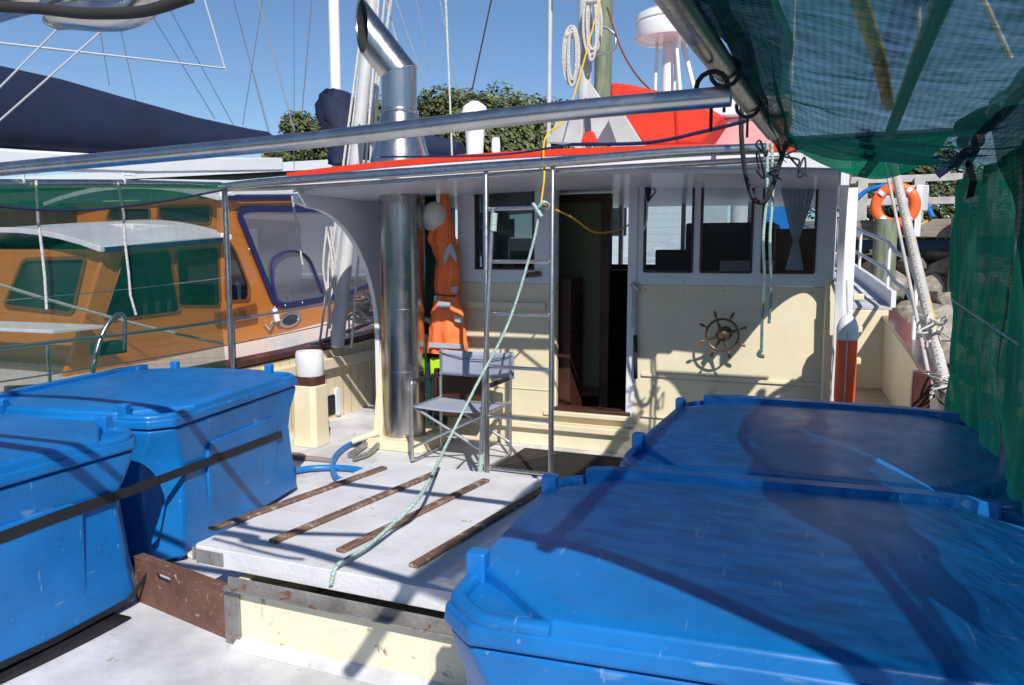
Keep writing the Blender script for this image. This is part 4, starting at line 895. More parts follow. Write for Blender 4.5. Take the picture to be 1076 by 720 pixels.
# starboard curtain
CY0, CL = 4.95, 2.55
def sc(u, v):
    y = CY0-CL*u; zt = 1.93 if u > .1 else 1.90; z = zt+(.32-zt)*v; fl = max(0, 2.7-y)*.17
    return (SXR-.02+fl+.05*noise.noise(Vector((u*11, v*3, 0)))+.016*math.sin(u*38+6*v+5*math.sin(v*4))*noise.noise(Vector((u*5, v*2, 5)))*2, y-.22*v*(1-u)+.04*math.sin(v*7)*(1-u), z)
m = MB(); m.sheet(sc, 120, 44); tag(m.build('shade_net', 'net_star', smooth=60), 'heavy green shade curtain hanging down the starboard side', 'netting')
CY0, CL = 2.39, 2.15
m = MB(); m.sheet(sc, 60, 30); tag(m.build('shade_net', 'net_over', smooth=60), 'thinner teal netting closing the starboard side aft of the green curtain', 'netting')
_l0 = at(1036, 112, X=.52); _l1 = at(1082, 330, X=.52)
def sc2(u, v):
    l = _l0.lerp(_l1, v); y = l.y+(1.15-l.y)*u; return (.53-.012*math.sin(u*31+v*9)-.02*noise.noise(Vector((u*4, v*4, 0)))+max(0, 2.3-y)*.15, y, l.z+.03*(1-v)*u)
m = MB(); m.sheet(sc2, 60, 24); tag(m.build('net_fold', 'net_dark', smooth=60), 'folded darker netting hanging inside the starboard curtain at the photo edge', 'netting')
strap('hanging_strap', 'strap', [at(1022, 140, X=.50), at(1026, 158, X=.50), at(1018, 172, X=.50), at(1023, 190, X=.50), at(1019, 208, X=.50)], .030, 'twisted black strap end dangling from the right hand net tube', (.3, -1, 0))
m = MB(); m.tube([at(1010, 134, Y=3.3), at(1030, 128, Y=3.2), at(1045, 118, Y=3.1)], [.03, .045, .03], 10); tag(m.build('strap_knot', 'strap', smooth=60), 'black knotted strap bundle around the right hand net tube', 'knot')
# cords on curtain and bin corner
m = MB(); m.tube([at(1000, 315, X=.52), at(1040, 342, X=.52), at(1070, 362, X=.52)], .004, 6); tag(m.build('curtain_cord', 'rope_white', smooth=50), 'thin white cord crossing the starboard green curtain', 'cord')
# dangling blue-grey ropes and black cable before the right hand windows
ropeY = 4.55
m = MB()
for o_, sp in ((0, [(806,150),(806,200),(802,250),(803,290),(801,330),(800,368)]), (1, [(811,150),(812,200),(809,250),(810,300),(808,340)])):
    m.tube(spline([at(a, b, Y=ropeY) for a, b in sp], 6), .0085, 7)
m.tube(spline([at(800,368,Y=ropeY), at(797,373,Y=ropeY), at(803,375,Y=ropeY)], 4), .012, 7)
tag(m.build('hanging_rope', 'rope_mint', smooth=60), 'pair of pale blue ropes dangling in front of the right hand windows', 'rope')
m = MB(); m.tube(spline([at(780,100,Y=4.45), at(779,140,Y=4.45), at(783,180,Y=4.5), at(790,205,Y=4.5), at(799,213,Y=4.5), at(808,205,Y=4.5), at(820,170,Y=4.5), at(826,150,Y=4.4)], 8), .013, 8)
tag(m.build('hanging_cable', 'rope_dark', smooth=60), 'black cable looping down in front of the right hand windows', 'cable')
m = MB(); m.tube(spline([at(600,152,Y=4.5), at(680,150,Y=4.3), at(740,138,Y=4.2), at(785,127,Y=4.1)], 8), .010, 8); m.tube(spline([at(400,165,Y=4.6), at(520,163,Y=4.55), at(600,152,Y=4.5)], 8), .007, 6)
tag(m.build('thin_cord', 'strap_blue', smooth=60), 'dark lashing cord running along the red roof edge to the tube corner', 'cord')
m = MB()
rng = random.Random(3)
for k in range(5):
    c = at(815+rng.uniform(-22, 25), 160+rng.uniform(-22, 20), Y=4.35); pts_ = [c+Vector((rng.uniform(-.05,.05), rng.uniform(-.05,.05), rng.uniform(-.08,.06))) for _ in range(5)]
    m.tube(spline(pts_, 5), .0055, 6)
tag(m.build('knotted_lashing', 'rope_dark', smooth=60), 'tangle of dark lashings where the canopy tubes meet above the windows', 'lashing')
for k, (x, y) in enumerate(((748,92),(762,76),(786,111))):
    q = at(x, y, X=-.285); m = MB(); m.tube([q+Vector((math.cos(a)*.036, 0, math.sin(a)*.036)) for a in [2*math.pi*i/14 for i in range(14)]], .006, 6, closed=True); m.tube([q+Vector((0,0,-.03)), q+Vector((.0,0,-.10))], .004, 6); m.build('tie', 'rope_dark', cf, smooth=50)

# coiled ropes at the mast
for k, (cx_, cy0, cy1, w_, lab) in enumerate(((600, 28, 88, 8, 'left coil of white rope hanging on the aluminium mast'), (623, -8, 62, 9, 'right coil of white rope hanging on the aluminium mast'))):
    m = MB(); rg = random.Random(k)
    for j in range(7):
        ww = w_*rg.uniform(.45, 1.0); yb = cy1+rg.uniform(-10, 4); yt = cy0+rg.uniform(-3, 5); ox = rg.uniform(-2, 2); yc = my-.12-rg.uniform(0, .08)
        loop = [at(cx_+ox+ww*math.cos(a), (yt+yb)/2-(yt-yb)/2*-math.sin(a), Y=yc) for a in [2*math.pi*i/22 for i in range(22)]]
        m.tube(loop, .013, 6, closed=True)
    m.tube([at(cx_-5, cy0+10, Y=my-.16), at(cx_+5, cy0+8, Y=my-.16)], .03, 8)
    tag(m.build('rope_coil', 'rope_white', smooth=60), lab, 'rope coil', 'rope coils on the mast')
# covered flybridge seat on the roof: red and grey canvas
cv = thing('canvas_cover', 'red and grey canvas cover stretched over gear on the wheelhouse roof', 'cover', (-1.2, 6.6, 2.2))
cyy = 6.25
def slabpoly(pts, name, mt, y0, d, bev=.03):
    m = MB(); m.plate([(at(a, b, Y=y0).x, at(a, b, Y=y0).z) for a, b in pts], [], XZ(y0), 0, d); m.build(name, mt, cv, bev, 3)
slabpoly([(641,86),(660,88),(705,98),(740,105),(742,118),(732,150),(674,152),(658,130),(645,108),(640,100)], 'red_panel', 'red_canvas', cyy, .55)
slabpoly([(707,112),(736,108),(760,122),(742,145),(735,153),(709,151)], 'pink_panel', 'red_canvas', cyy-.02, .4)
slabpoly([(634,112),(652,114),(676,152),(648,152)], 'grey_panel', 'grey_canvas', cyy-.05, .05, .01)
slabpoly([(573,150),(590,123),(612,124),(612,151)], 'grey_panel', 'grey_canvas', cyy+.1, .05, .01)
slabpoly([(610,150),(613,140),(622,137),(628,150)], 'red_panel', 'red_canvas', cyy-.05, .05, .01)
m = MB(); m.tube(spline([at(638, 8, Y=6.6), at(652, 50, Y=6.5), at(668, 78, Y=6.4), at(685, 96, Y=6.3)], 8), .008, 7); tag(m.build('red_rope', 'varnish_dark', smooth=50), 'thin dull red rope curving from the mast to the red canvas', 'rope')

# fender, starboard side
fe = thing('fender', 'long red and white fender hanging beside the starboard corner of the wheelhouse', 'fender', (at(889, 380, Y=5.6).x, 5.6, .5))
qf = at(889, 378, Y=5.6); z1 = at(889, 334, Y=5.6).z; z2 = at(889, 357, Y=5.6).z; z0 = at(889, 425, Y=5.6).z
m = MB(); m.lathe([(.03, z0-.03), (.06, z0), (.066, z0+.05), (.066, z2)], (qf.x, 5.6, 0), 24); m.build('red_body', 'fender_red', fe, smooth=50)
m = MB(); m.lathe([(.067, z2+.001), (.067, z1-.06), (.05, z1-.01), (.02, z1+.02)], (qf.x, 5.6, 0), 24); m.build('white_end', 'white_worn', fe, smooth=50)
m = MB(); m.tube([(qf.x, 5.6, z1), (qf.x-.02, 5.62, z1+.25)], .006, 6); m.tube([(qf.x+.0, 5.532, z0+.02), (qf.x+.0, 5.532, z1-.08)], .0045, 6); m.build('lanyard', 'rope_white', fe, smooth=50)

# leaning spars with rope on the starboard side
sp = thing('leaning_spar', 'weathered grey spar wound with chain and rope leaning along the starboard rail', 'spar', (.8, 6, .7))
b_ = at(996, 418, X=.66); t_ = at(940, 178, Y=7.6)
m = MB(); m.tube([b_, t_+(t_-b_)*.25], .036, 14); m.build('spar', 'timber_pale', sp, smooth=50)
m = MB(); m.tube([b_+Vector((-.08,0,0)), t_+(t_-b_)*.2+Vector((-.06,0,0))], .013, 8); m.build('second_spar', 'timber_pale', sp, smooth=50)
m = MB(); m.tube(spline([b_+Vector((.0,-.043,0)), b_.lerp(t_,.3)+Vector((.025,-.043,0)), b_.lerp(t_,.6)+Vector((-.01,-.043,0)), t_+Vector((.0,-.043,0))], 8), .006, 6); m.build('rope', 'rope_yellow', sp, smooth=50)
m = MB()
for k in range(60):
    c = b_.lerp(t_, .05+k/70)+Vector((-.01, -.043, 0)); m.tube([c+Vector((math.cos(a)*.011*(1 if k % 2 else .4), -.008*(0 if k % 2 else 1)*math.sin(a), math.sin(a)*.020)) for a in [2*math.pi*i/8 for i in range(8)]], .0038, 5, closed=True)
m.build('chain', 'rope_white', sp, smooth=50)
for k, (x, y, lab, mt) in enumerate(((985, 405, 'tangle of white ropes on the starboard bulwark behind the far right bin', 'rope_white'), (978, 345, 'snarl of pale line wound low on the leaning grey spar', 'rope_white'))):
    m = MB(); rg = random.Random(40+k); c0 = at(x, y, X=.60)
    for j in range(9 if k == 0 else 6):
        pts_ = [c0+Vector((rg.uniform(-.10,.10), rg.uniform(-.3,.3), rg.uniform(-.05,.09) if k == 0 else rg.uniform(-.12,.12))) for _ in range(5)]; m.tube(spline(pts_, 5), .007, 6)
    tag(m.build('rope_tangle', mt, smooth=50), lab, 'rope')
m = MB(); rg = random.Random(77); c0 = at(385, 322, X=-4.3)
for j in range(14):
    pts_ = [c0+Vector((rg.uniform(-.12,.12), rg.uniform(-.35,.35), rg.uniform(-.17,.17))) for _ in range(5)]; m.tube(spline(pts_, 5), .012, 6)
tag(m.build('rope_bundle', 'rope_white', smooth=50), 'bundle of pale ropes hanging on the port rail left of the exhaust stack', 'rope')
m = MB(); rg = random.Random(78); c0 = at(347, 250, X=-4.3); c1 = at(345, 355, X=-4.3)
for j in range(5): m.tube(spline([c0+Vector((rg.uniform(-.05,.05), rg.uniform(-.05,.05), .1))]+[c0.lerp(c1, t)+Vector((rg.uniform(-.05,.05), rg.uniform(-.06,.06), 0)) for t in (.3,.6,.9)], 6), .010, 6)
tag(m.build('pole_ropes', 'rope_white', smooth=50), 'loose white lines running down beside the grey outrigger pole', 'rope')

# ================================================================== VARNISHED LAUNCH alongside
la = thing('wooden_launch', 'varnished timber launch with white roof and blue edged clear windscreen, moored alongside', 'launch', (-6.5, 7, WATER+.3))
LX = -6.0
def L2(pts, X=LX): return [(at(a, b, X=X).y, at(a, b, X=X).z) for a, b in pts]
# lower aft cabin side (through the net)
def lwin(pts, parent, frame, glass, X=LX, w_=.03, rr=.07, name='window'):
    P = rnd(L2(pts, X), rr, 5); m = MB(); m.plate(P, [inset(P, w_)], YZ(X), -.02, .018); f = m.build(name, frame, parent, .004, 1)
    m = MB(); m.plate(inset(P, w_*.5), [], YZ(X), -.012, -.006); m.build('pane', glass, f); return f
cab = L2([(86,345),(112,262),(232,250),(236,390),(60,420)])
aft_w = [[(106,340),(124,264),(181,262),(192,335)][0:0] or [(107,338),(130,266),(178,262),(190,328)], [(187,322),(184,262),(229,259),(232,322)]]
holes = [rnd(L2(wd_), .07, 5) for wd_ in aft_w]
wh_o = L2([(232,398),(231,214),(241,207),(330,205),(412,196),(432,330),(400,352),(300,376)]); 
win_a = [(236,255),(247,262),(262,300),(262,316),(236,318)]
scr = [(249,222),(262,218),(345,219),(368,232),(392,300),(360,312),(300,323),(288,320)]
m = MB(); m.plate(cab, holes, YZ(LX), -.05, 0); m.build('aft_cabin_side', 'varnish', la)
for wd_ in aft_w: lwin(wd_, la, 'varnish_dark', 'smoke_pane', LX, .012)
m = MB(); m.plate(wh_o, [rnd(L2(win_a), .06, 5), rnd(L2(scr), .12, 5)], YZ(LX+.01), -.05, 0); m.build('wheelhouse_side', 'varnish', la)
lwin(win_a, la, 'varnish_dark', 'smoke_pane', LX+.01, .02, .06)
P = rnd(L2(scr, LX+.03), .12, 5); m = MB(); m.plate(inset(P, -.02), [inset(P, .05)], YZ(LX+.03), -.01, .012); f = m.build('clear_screen', 'navy_trim', la, .006)
m = MB(); m.plate(inset(P, .03), [], YZ(LX+.03), -.004, .0); m.build('clear_sheet', 'vinyl', f)
ar = [(291,318),(286,296),(287,276),(297,266),(312,264),(324,272),(332,290),(339,308)]
m = MB(); m.tube(spline([at(a, b, X=LX+.045) for a, b in ar], 6), .028, 8, flat=.4); m.build('window_arch', 'navy_trim', f, smooth=50)
for (a, b) in ((289,323),(300,321),(318,318),(262,262)): m = MB(); m.lathe([(.012, 0), (.008, .006)], at(a, b, X=LX+.046), 10, Matrix.Rotation(R(90), 4, 'Y')); m.build('stud', 'alu', f)
# second post and edge of the wheelhouse front (right of the screen)
m = MB(); m.bar(at(372, 235, X=LX+.02), at(400, 312, X=LX+.02), .16, .10, Vector((1,0,0))); m.build('front_post', 'varnish', la, .01)
# name board with carved lettering
nb = L2([(225,329),(268,319),(269,337),(238,344),(226,341)], LX+.012); m = MB(); m.plate(nb, [], YZ(LX+.012), 0, .025); nbo = m.build('name_board', 'varnish_dark', la, .004)
cu = bpy.data.curves.new('lettering', 'FONT'); cu.body = "Rosa"; cu.size = .17; cu.extrude = .004; cu.shear = .3
lo = bpy.data.objects.new('lettering', cu); C.objects.link(lo); cu.materials.append(MATS['bronze'])
dg = bpy.context.evaluated_depsgraph_get(); me_ = bpy.data.meshes.new_from_object(lo.evaluated_get(dg)); bpy.data.objects.remove(lo)
lq = at(236, 339, X=LX+.042); lm = bpy.data.objects.new('lettering', me_); C.objects.link(lm); lm.parent = nbo
lm.matrix_basis = Matrix.Translation(lq) @ Matrix.Rotation(R(7), 4, 'X') @ Matrix(((0,0,1,0),(1,0,0,0),(0,1,0,0),(0,0,0,1)))
# porthole with steel rim
pq = at(304, 336, X=LX+.01); m = MB(); el = [(pq.y+.20*math.cos(a)*1.0, pq.z+.085*math.sin(a)+.02*math.cos(a)) for a in [2*math.pi*i/24 for i in range(24)]]
m.plate(el, [[(pq.y+(a-pq.y)*.72, pq.z+(b-pq.z)*.72) for a, b in el]], YZ(LX+.012), 0, .02); f = m.build('porthole', 'steel', la, .004)
m = MB(); m.plate([(pq.y+(a-pq.y)*.8, pq.z+(b-pq.z)*.8) for a, b in el], [], YZ(LX+.013), 0, .006); m.build('pane', 'launch_glass', f)
m = MB(); q = at(290, 332, X=LX+.05); m.lathe([(.035, -.06), (.04, 0), (.035, .08)], q, 14, Matrix.Rotation(R(20), 4, 'X')); m.build('horn_cap', 'white', la, smooth=40)
m = MB(); m.tube(spline([at(285,322,X=LX+.05), at(287,335,X=LX+.05), at(283,345,X=LX+.05), at(278,340,X=LX+.05)], 6), .012, 6); m.build('vent_hook', 'alu', la, smooth=50)
# cabin aft face with window
cy = cab[1][0]
q0 = L2([(112,262)])[0]; ql = L2([(88,340)])[0]; Yf = q0[0]
def AF(pts): return [(at(a, b, Y=Yf-.03).x, at(a, b, Y=Yf-.03).z) for a, b in pts]
m = MB(); af = AF([(-200,262),(112,262),(104,300),(88,420),(-200,420)]); hw = rnd(AF([(5,322),(26,272),(92,270),(78,330)]), .07, 5); hw2 = rnd(AF([(-90,322),(-70,272),(14,272),(-6,322)]), .07, 5)
m.plate(af, [hw], XZ(Yf-.03), 0, .05); m.build('aft_cabin_face', 'varnish', la)
m = MB(); m.plate(inset(hw, -.01), [inset(hw, .02)], XZ(Yf-.03), -.02, .02); f = m.build('window', 'varnish_dark', la, .004); m = MB(); m.plate(inset(hw, .01), [], XZ(Yf-.02), 0, .006); m.build('pane', 'launch_glass', f)
m = MB(); m.bar(at(-60, 340, Y=Yf-.5), at(84, 346, Y=Yf-.5), .5, .03); m.build('aft_ledge', 'white_worn', la, .006)
# roofs
def lroof(pts, X, depth, th, camber, name, over=.06):
    ys = [at(a, b, X=X) for a, b in pts]; m = MB(); n = 10; rows = []
    for p in ys:
        rows.append([(X+over-(depth+2*over)*i/n, p.y, p.z+camber*(1-(2*i/n-1)**2)) for i in range(n+1)])
    m.rings([r+[(x, y, z-th) for x, y, z in reversed(r)] for r in rows]); return m.build(name, 'white', la, .006)
lroof([(96,259),(112,258),(172,252),(236,247)], LX, 2.3, .05, .18, 'aft_roof', .10)
m = MB(); a_, b_2 = at(110, 263, X=LX+.1), at(236, 252, X=LX+.1); m.bar(a_, b_2, .02, .05); m.build('roof_edging', 'navy_trim', la)
lroof([(225,206),(244,200),(330,200),(412,190)], LX, 2.5, .05, .16, 'wheelhouse_roof', .06)
a_, b_2 = at(238, 208, X=LX+.07), at(345, 207, X=LX+.07); m = MB(); m.bar(a_, b_2, .02, .05); m.build('roof_edging', 'navy_trim', la)
q0 = at(66, 250, X=-6.6); q1 = at(170, 243, X=-6.6); m = MB(); m.box(-7.4, -6.4, q0.y+.6, q1.y+.2, 1.70, 1.86); m.build('roof_hatch', 'gelcoat', la, .02)
# wheelhouse aft bulkhead upper (orange, above aft roof), with windows
Yb = at(236, 230, X=LX).y
m = MB(); pb_ = [(at(a, b, Y=Yb+.05).x, at(a, b, Y=Yb+.05).z) for a, b in ((60,262),(60,214),(236,208),(236,330),(60,330))]
hb = [rnd([(at(a, b, Y=Yb+.05).x, at(a, b, Y=Yb+.05).z) for a, b in w_], .05, 3) for w_ in ([(112,232),(116,218),(158,218),(158,232)], [(166,232),(166,217),(222,216),(222,236)])]
m.plate(pb_, hb, XZ(Yb+.05), 0, .04); m.build('wheelhouse_aft_face', 'varnish', la)
for h in hb: m = MB(); m.plate(inset(h, -.01), [inset(h, .015)], XZ(Yb+.05), -.01, .02); f = m.build('window', 'varnish_dark', la); m = MB(); m.plate(h, [], XZ(Yb+.07), 0, .004); m.build('pane', 'launch_glass', f)
m = MB(); m.plate(rect(Yf, Yb+4.2, .3, 2.1), [rect(Yf+.15, Yf+.75, 1.1, 1.6), rect(Yf+.85, Yb-.1, 1.1, 1.6), rect(Yb+.2, Yb+1.3, 1.15, 1.95), rect(Yb+1.45, Yb+3.2, 1.15, 1.95)], YZ(LX-2.3), 0, .05); m.box(LX-2.25, LX-.08, Yb+4.15, Yb+4.2, .3, 1.15); m.box(LX-2.25, LX-.06, Yf+.05, Yb+4.2, .35, .40); m.build('cabin_inside', 'interior_wood', la)
for y0_, y1_, X_ in ((Yb+.08, Yb+.75, LX-.20), (Yf+.45, Yf+1.15, LX-.25), (Yb+1.6, Yb+2.2, LX-.8)):
    m = MB(); z_ = 1.30 if X_ > LX-.5 else 1.0; m.cur = 0; kk = int((y1_-y0_)/.075)
    for k in range(kk): m.cur = k % 2; m.tube([(X_-.45, y0_+k*.075, z_-.30), (X_-.16, y0_+k*.075, z_-.04), (X_-.05, y0_+k*.075, z_), (X_, y0_+k*.075, z_-.12), (X_, y0_+k*.075, z_-.35)], .042, 8)
    m.build('seat_cushion', ['stripe_white', 'stripe_blue'], la, smooth=50)
m = MB(); m.tube(sag(at(-20, 293, X=-5.2), at(234, 361, X=-5.0), .03), .012, 7); tag(m.build('mooring_line', 'rope_white', smooth=50), 'thin grey mooring line crossing the varnished cabin side behind the port netting', 'rope')
m = MB(); m.tube(sag(at(-20, 318, X=-4.6), at(236, 292, X=-4.5), .01), .004, 6); tag(m.build('pale_cord', 'rope_white', smooth=50), 'fine pale cord running level across the port netting at window height', 'cord')
# hull: white topsides, rubbing strake, rails
m = MB(); rings = []
for i in range(21):
    y = -.5+14.5*i/20; hb_ = 1.65*(1-max(0, (y-8)/7)**2.0); s = .52+.010*max(0, y-4)**2; xc = -6.55
    rings.append([(xc+hb_, y, s), (xc+hb_*.97, y, s-.45), (xc+hb_*.8, y, WATER-.1), (xc-hb_*.8, y, WATER-.1), (xc-hb_*.97, y, s-.45), (xc-hb_, y, s)])
m.rings(rings); m.build('hull', 'gelcoat', la, smooth=40)
hp = [Vector((-6.55+1.65*(1-max(0, (y-8)/7)**2.0)+.03, y, .53+.010*max(0, y-4)**2)) for y in [-.5+.6*i for i in range(24)]]
m = MB(); m.tube(hp, .03, 8); m.build('rubbing_strake', 'varnish_dark', la, smooth=50)
m = MB(); m.tube([p+Vector((-.12, 0, .42)) for p in hp[4:20]], .014, 8); m.tube([p+Vector((-.12, 0, .20)) for p in hp[4:20]], .006, 6); lr = m.build('guard_rail', 'alu', la, smooth=50)
for i in range(4, 20, 3): m = MB(); m.tube([hp[i]+Vector((-.12,0,0)), hp[i]+Vector((-.12,0,.42))], .012, 8); m.build('stanchion', 'alu', la, smooth=50)
q = at(112, 352, X=-5.1); m = MB(); m.tube(spline([at(97,392,X=-5.1), at(105,358,X=-5.1), at(118,335,X=-5.1), at(130,333,X=-5.1), at(131,368,X=-5.1)], 6), .02, 10); m.build('grab_hoop', 'steel', la, smooth=50)
m = MB(); q = at(117, 366, X=-5.15); m.box(q.x-.1, q.x+.02, q.y-.12, q.y+.14, q.z-.05, q.z+.05); m.build('mooring_block', 'green_coat', la, .02)

# ================================================================== YACHTS BEHIND
y1 = thing('sailing_yacht', 'sailing yacht with long navy sail cover over a white boom, upper left', 'yacht', (-10.5, 9, WATER))
BX = -9.5
top = [(-140,40),(0,68),(70,84),(140,104),(210,124),(262,135),(279,138)]; bot = [(-140,150),(0,156),(60,160),(124,162),(200,163),(262,162),(283,150)]
m = MB(); rings = []
for (ta, tb_), (ba, bb) in zip(top, bot):
    t = at(ta, tb_, X=BX); b = at(ba, bb, X=BX); y = (t.y+b.y)/2; h = t.z-b.z; ring = []
    for i in range(14):
        a = 2*math.pi*i/14; zz = (1+math.sin(a))/2; wdt = .20*(1-.75*zz)+.03; ring.append((BX+math.cos(a)*wdt+.02*math.sin(y*3+i), y, b.z+h*zz))
    rings.append(ring)
m.rings(rings); m.build('sail_cover', 'navy', y1, smooth=60)
bm_ = [at(-140, 158, X=BX), at(0, 163, X=BX), at(150, 170, X=BX), at(292, 170, X=BX)]
m = MB(); m.rings([[p+Vector((-.12,0,.07)), p+Vector((.12,0,.07)), p+Vector((.13,0,-.17)), p+Vector((-.13,0,-.17))] for p in bm_]); m.build('boom', 'gelcoat', y1, .03)
m = MB(); m.rings([[(BX-1.5*s+ -.6, y, z) for s, z in ((-1,.1),(-.85,WATER-.1),(.85,WATER-.1),(1,.1))] for y in (1, 6, 12, 14)]); m.build('hull', 'gelcoat', y1, .02)
m = MB(); m.box(BX-1.9, BX+.3, 4, 11, .1, .8); m.build('cabin', 'gelcoat', y1, .08, 3)
m = MB(); m.tube([(BX, 3.2, .6), (BX, 3.2, 12)], .10, 12); m.build('mast', 'gelcoat', y1, smooth=50)
def line(thg, name, a, b, X=None, Y=None, r=.008, mt='wire', ext=.0):
    p = at(*a, X=X, Y=Y); q = at(*b, X=X, Y=Y); q2 = q+(q-p)*ext; m = MB(); m.tube([p, q2], r, 6); return m.build(name, mt, thg, smooth=50)
for a, b in (((143,106),(118,-10)), ((226,125),(150,0)), ((245,131),(172,-2)), ((283,143),(243,-10)), ((115,90),(98,-10))): line(y1, 'lazy_jack', a, b, X=BX, r=.006, ext=.2)
line(y1, 'halyard', (237,74), (212,-10), X=BX, r=.012, mt='wire_white', ext=.2); line(y1, 'guy_rope', (-30,42), (237,72), X=BX, r=.016, mt='wire_white')
m = MB(); m.tube([at(-20, 112, Y=3.4), at(130, -40, Y=3.4)], .006, 7); m.tube([at(-20, 144, Y=3.4), at(160, -14, Y=3.4)], .006, 7)
tag(m.build('rigging_line', 'wire_white', smooth=50), 'two parallel white lines slanting across the navy sail cover', 'line')
y2 = thing('sailing_yacht', 'yacht with white mast and bundled navy sail behind the exhaust stack', 'yacht', (-9.2, 12, WATER))
q = at(353, 100, Y=11.7)
m = MB(); m.tube([(q.x, 11.7, .3), (q.x, 11.7, 9.5)], .095, 18); m.build('mast', 'gelcoat', y2, smooth=50)
m = MB(); rings = []
for (yy, xl, xr) in ((97,350,363),(103,340,368),(112,335,371),(125,336,372),(135,340,374),(150,348,376),(165,348,374),(174,350,372)):
    l = at(xl, yy, Y=11.4); r = at(xr, yy, Y=11.4); ring = [(l.x+(r.x-l.x)*(.5-.5*math.cos(a)), 11.4-.3*math.sin(a)*(1+.2*math.sin(a*5+yy)), l.z) for a in [2*math.pi*i/20 for i in range(20)]]; rings.append(ring)
m.rings(rings); m.build('sail_bundle', 'navy', y2, smooth=50)
m = MB(); rings = []
for x, t, b in ((372,120,168),(400,130,170),(440,140,172),(475,146,170),(484,150,166)):
    c0 = at(x, t, Y=11.6); c1 = at(x, b, Y=11.6); rings.append([(c0.x, 11.6+.16*math.cos(a), c1.z+(c0.z-c1.z)*(.5+.5*math.sin(a))) for a in [2*math.pi*i/14 for i in range(14)]])
m.rings(rings); m.build('sail_cover', 'navy', y2, smooth=50)
m = MB(); m.rings([[(q.x+d_, 11.7+e*w_, z) for e, z in ((-1,.5),(-.85,WATER-.1),(.85,WATER-.1),(1,.5))] for d_, w_ in ((-3.5,.6),(-1,1.5),(3,1.5),(5,1.0))]); m.build('hull', 'gelcoat', y2, .02)
m = MB(); m.box(q.x-1.5, q.x+3, 11, 12.5, .5, 1.2); m.build('cabin', 'gelcoat', y2, .08, 3)
for a, b, r_ in (((309,137),(270,-5),.012), ((317,123),(328,-5),.010), ((309,178),(309,-5),.008), ((285,145),(255,35),.008), ((255,132),(277,-8),.008), ((450,98),(414,-5),.008), ((480,92),(461,-5),.008), ((452,80),(436,-8),.007)): line(y2, 'stay', a, b, Y=13.0, r=r_, ext=.3)
m = MB(); m.tube([at(496, 95, Y=7.0), at(518, -8, Y=7.0)], .007, 6); tag(m.build('dark_stay', 'rope_dark', smooth=50), 'dark wire stay rising above the white roof vent', 'stay')
m = MB(); m.tube([at(475, 165, Y=6.3), at(473, 110, Y=6.3), at(468, -8, Y=6.3)], .009, 6); tag(m.build('white_halyard', 'rope_white', smooth=50), 'white halyard rising from the roof left of the mushroom vent', 'halyard')
m = MB(); m.tube([at(392, 172, Y=5.9), at(397, 90, Y=5.9), at(412, -8, Y=5.9)], .014, 7); m.tube([at(389, 172, Y=5.9), at(392, 110, Y=5.9), at(405, -8, Y=5.9)], .010, 7); m.tube([at(403, -8, Y=5.9), at(424, 70, Y=6.2), at(435, 120, Y=6.2)], .006, 6)
tag(m.build('white_tackle', 'rope_white', smooth=50), 'pair of white tackle lines just left of the exhaust outlet', 'tackle')

# ================================================================== TREES
def leaves(mb, lobes, count, size, seed):
    rg = random.Random(seed); vol = [l[3]*l[4]*l[5] for l in lobes]; tot = sum(vol)
    for l, vv in zip(lobes, vol):
        cx_, cy_, cz_, a, b, c = l
        for _ in range(int(count*vv/tot)):
            d = Vector((rg.gauss(0,1), rg.gauss(0,1), rg.gauss(0,1))).normalized(); rad = rg.uniform(.62, 1.0)**.5
            k = 1+.26*noise.noise(Vector((d.x*3.5+cx_, d.y*3.5, d.z*3.5+cz_)))+.14*noise.noise(Vector((d.x*9+cx_, d.y*9, d.z*9)))
            d.z = d.z if d.z > -.35 else -d.z*.5; p = Vector((cx_+d.x*a*rad*k, cy_+d.y*b*rad*k, cz_+d.z*c*rad*k))
            nv = (d+Vector((rg.gauss(0,.35), rg.gauss(-.15,.35), rg.gauss(.35,.35)))).normalized(); u = nv.cross(Vector((rg.random(), rg.random(), rg.random()))).normalized(); v = nv.cross(u); s = size*rg.uniform(.6, 1.4)
            mb.cur = rg.choice((0, 0, 1, 2)); mb.add([p-u*s*.5, p-v*s*.3+nv*s*.1, p+u*s*.5, p+v*s*.3+nv*s*.1], [(0,1,2,3)])
def tree(x, y, zb, H_, W_, label, seed, nl=11, count=16000, leaf=.30, group=None):
    rg = random.Random(seed); t = thing('tree', label, 'tree', (x, y, zb), group)
    lobes = [(x, y, zb+H_*.56, W_*.40, W_*.36, H_*.38)]
    for i in range(nl):
        a = 2*math.pi*i/nl+rg.uniform(-.3,.3); rr = W_*rg.uniform(.22,.38); lobes.append((x+math.cos(a)*rr, y+math.sin(a)*rr*.8, zb+H_*rg.uniform(.42,.72), W_*rg.uniform(.13,.20), W_*rg.uniform(.13,.20), H_*rg.uniform(.15,.24)))
    for i in range(5): lobes.append((x+rg.uniform(-.22,.22)*W_, y+rg.uniform(-.2,.2)*W_, zb+H_*rg.uniform(.80,.90), W_*rg.uniform(.10,.15), W_*rg.uniform(.1,.15), H_*rg.uniform(.10,.14)))
    m = MB(); leaves(m, lobes, count, leaf, seed); m.build('crown', ['leaf_a','leaf_b','leaf_c'], t)
    m = MB(); m.tube([(x, y, zb-.3), (x+.1, y, zb+H_*.25), (x, y, zb+H_*.55)], [W_*.045, W_*.035, W_*.015], 10)
    for l in lobes[1:8]: m.tube(spline([(x, y, zb+H_*.22), ((x+l[0])/2, (y+l[1])/2, zb+H_*.40), l[:3]], 4), [W_*.02*(1-i/12) for i in range(9)], 7)
    m.build('trunk', 'bark', t, smooth=50); return t
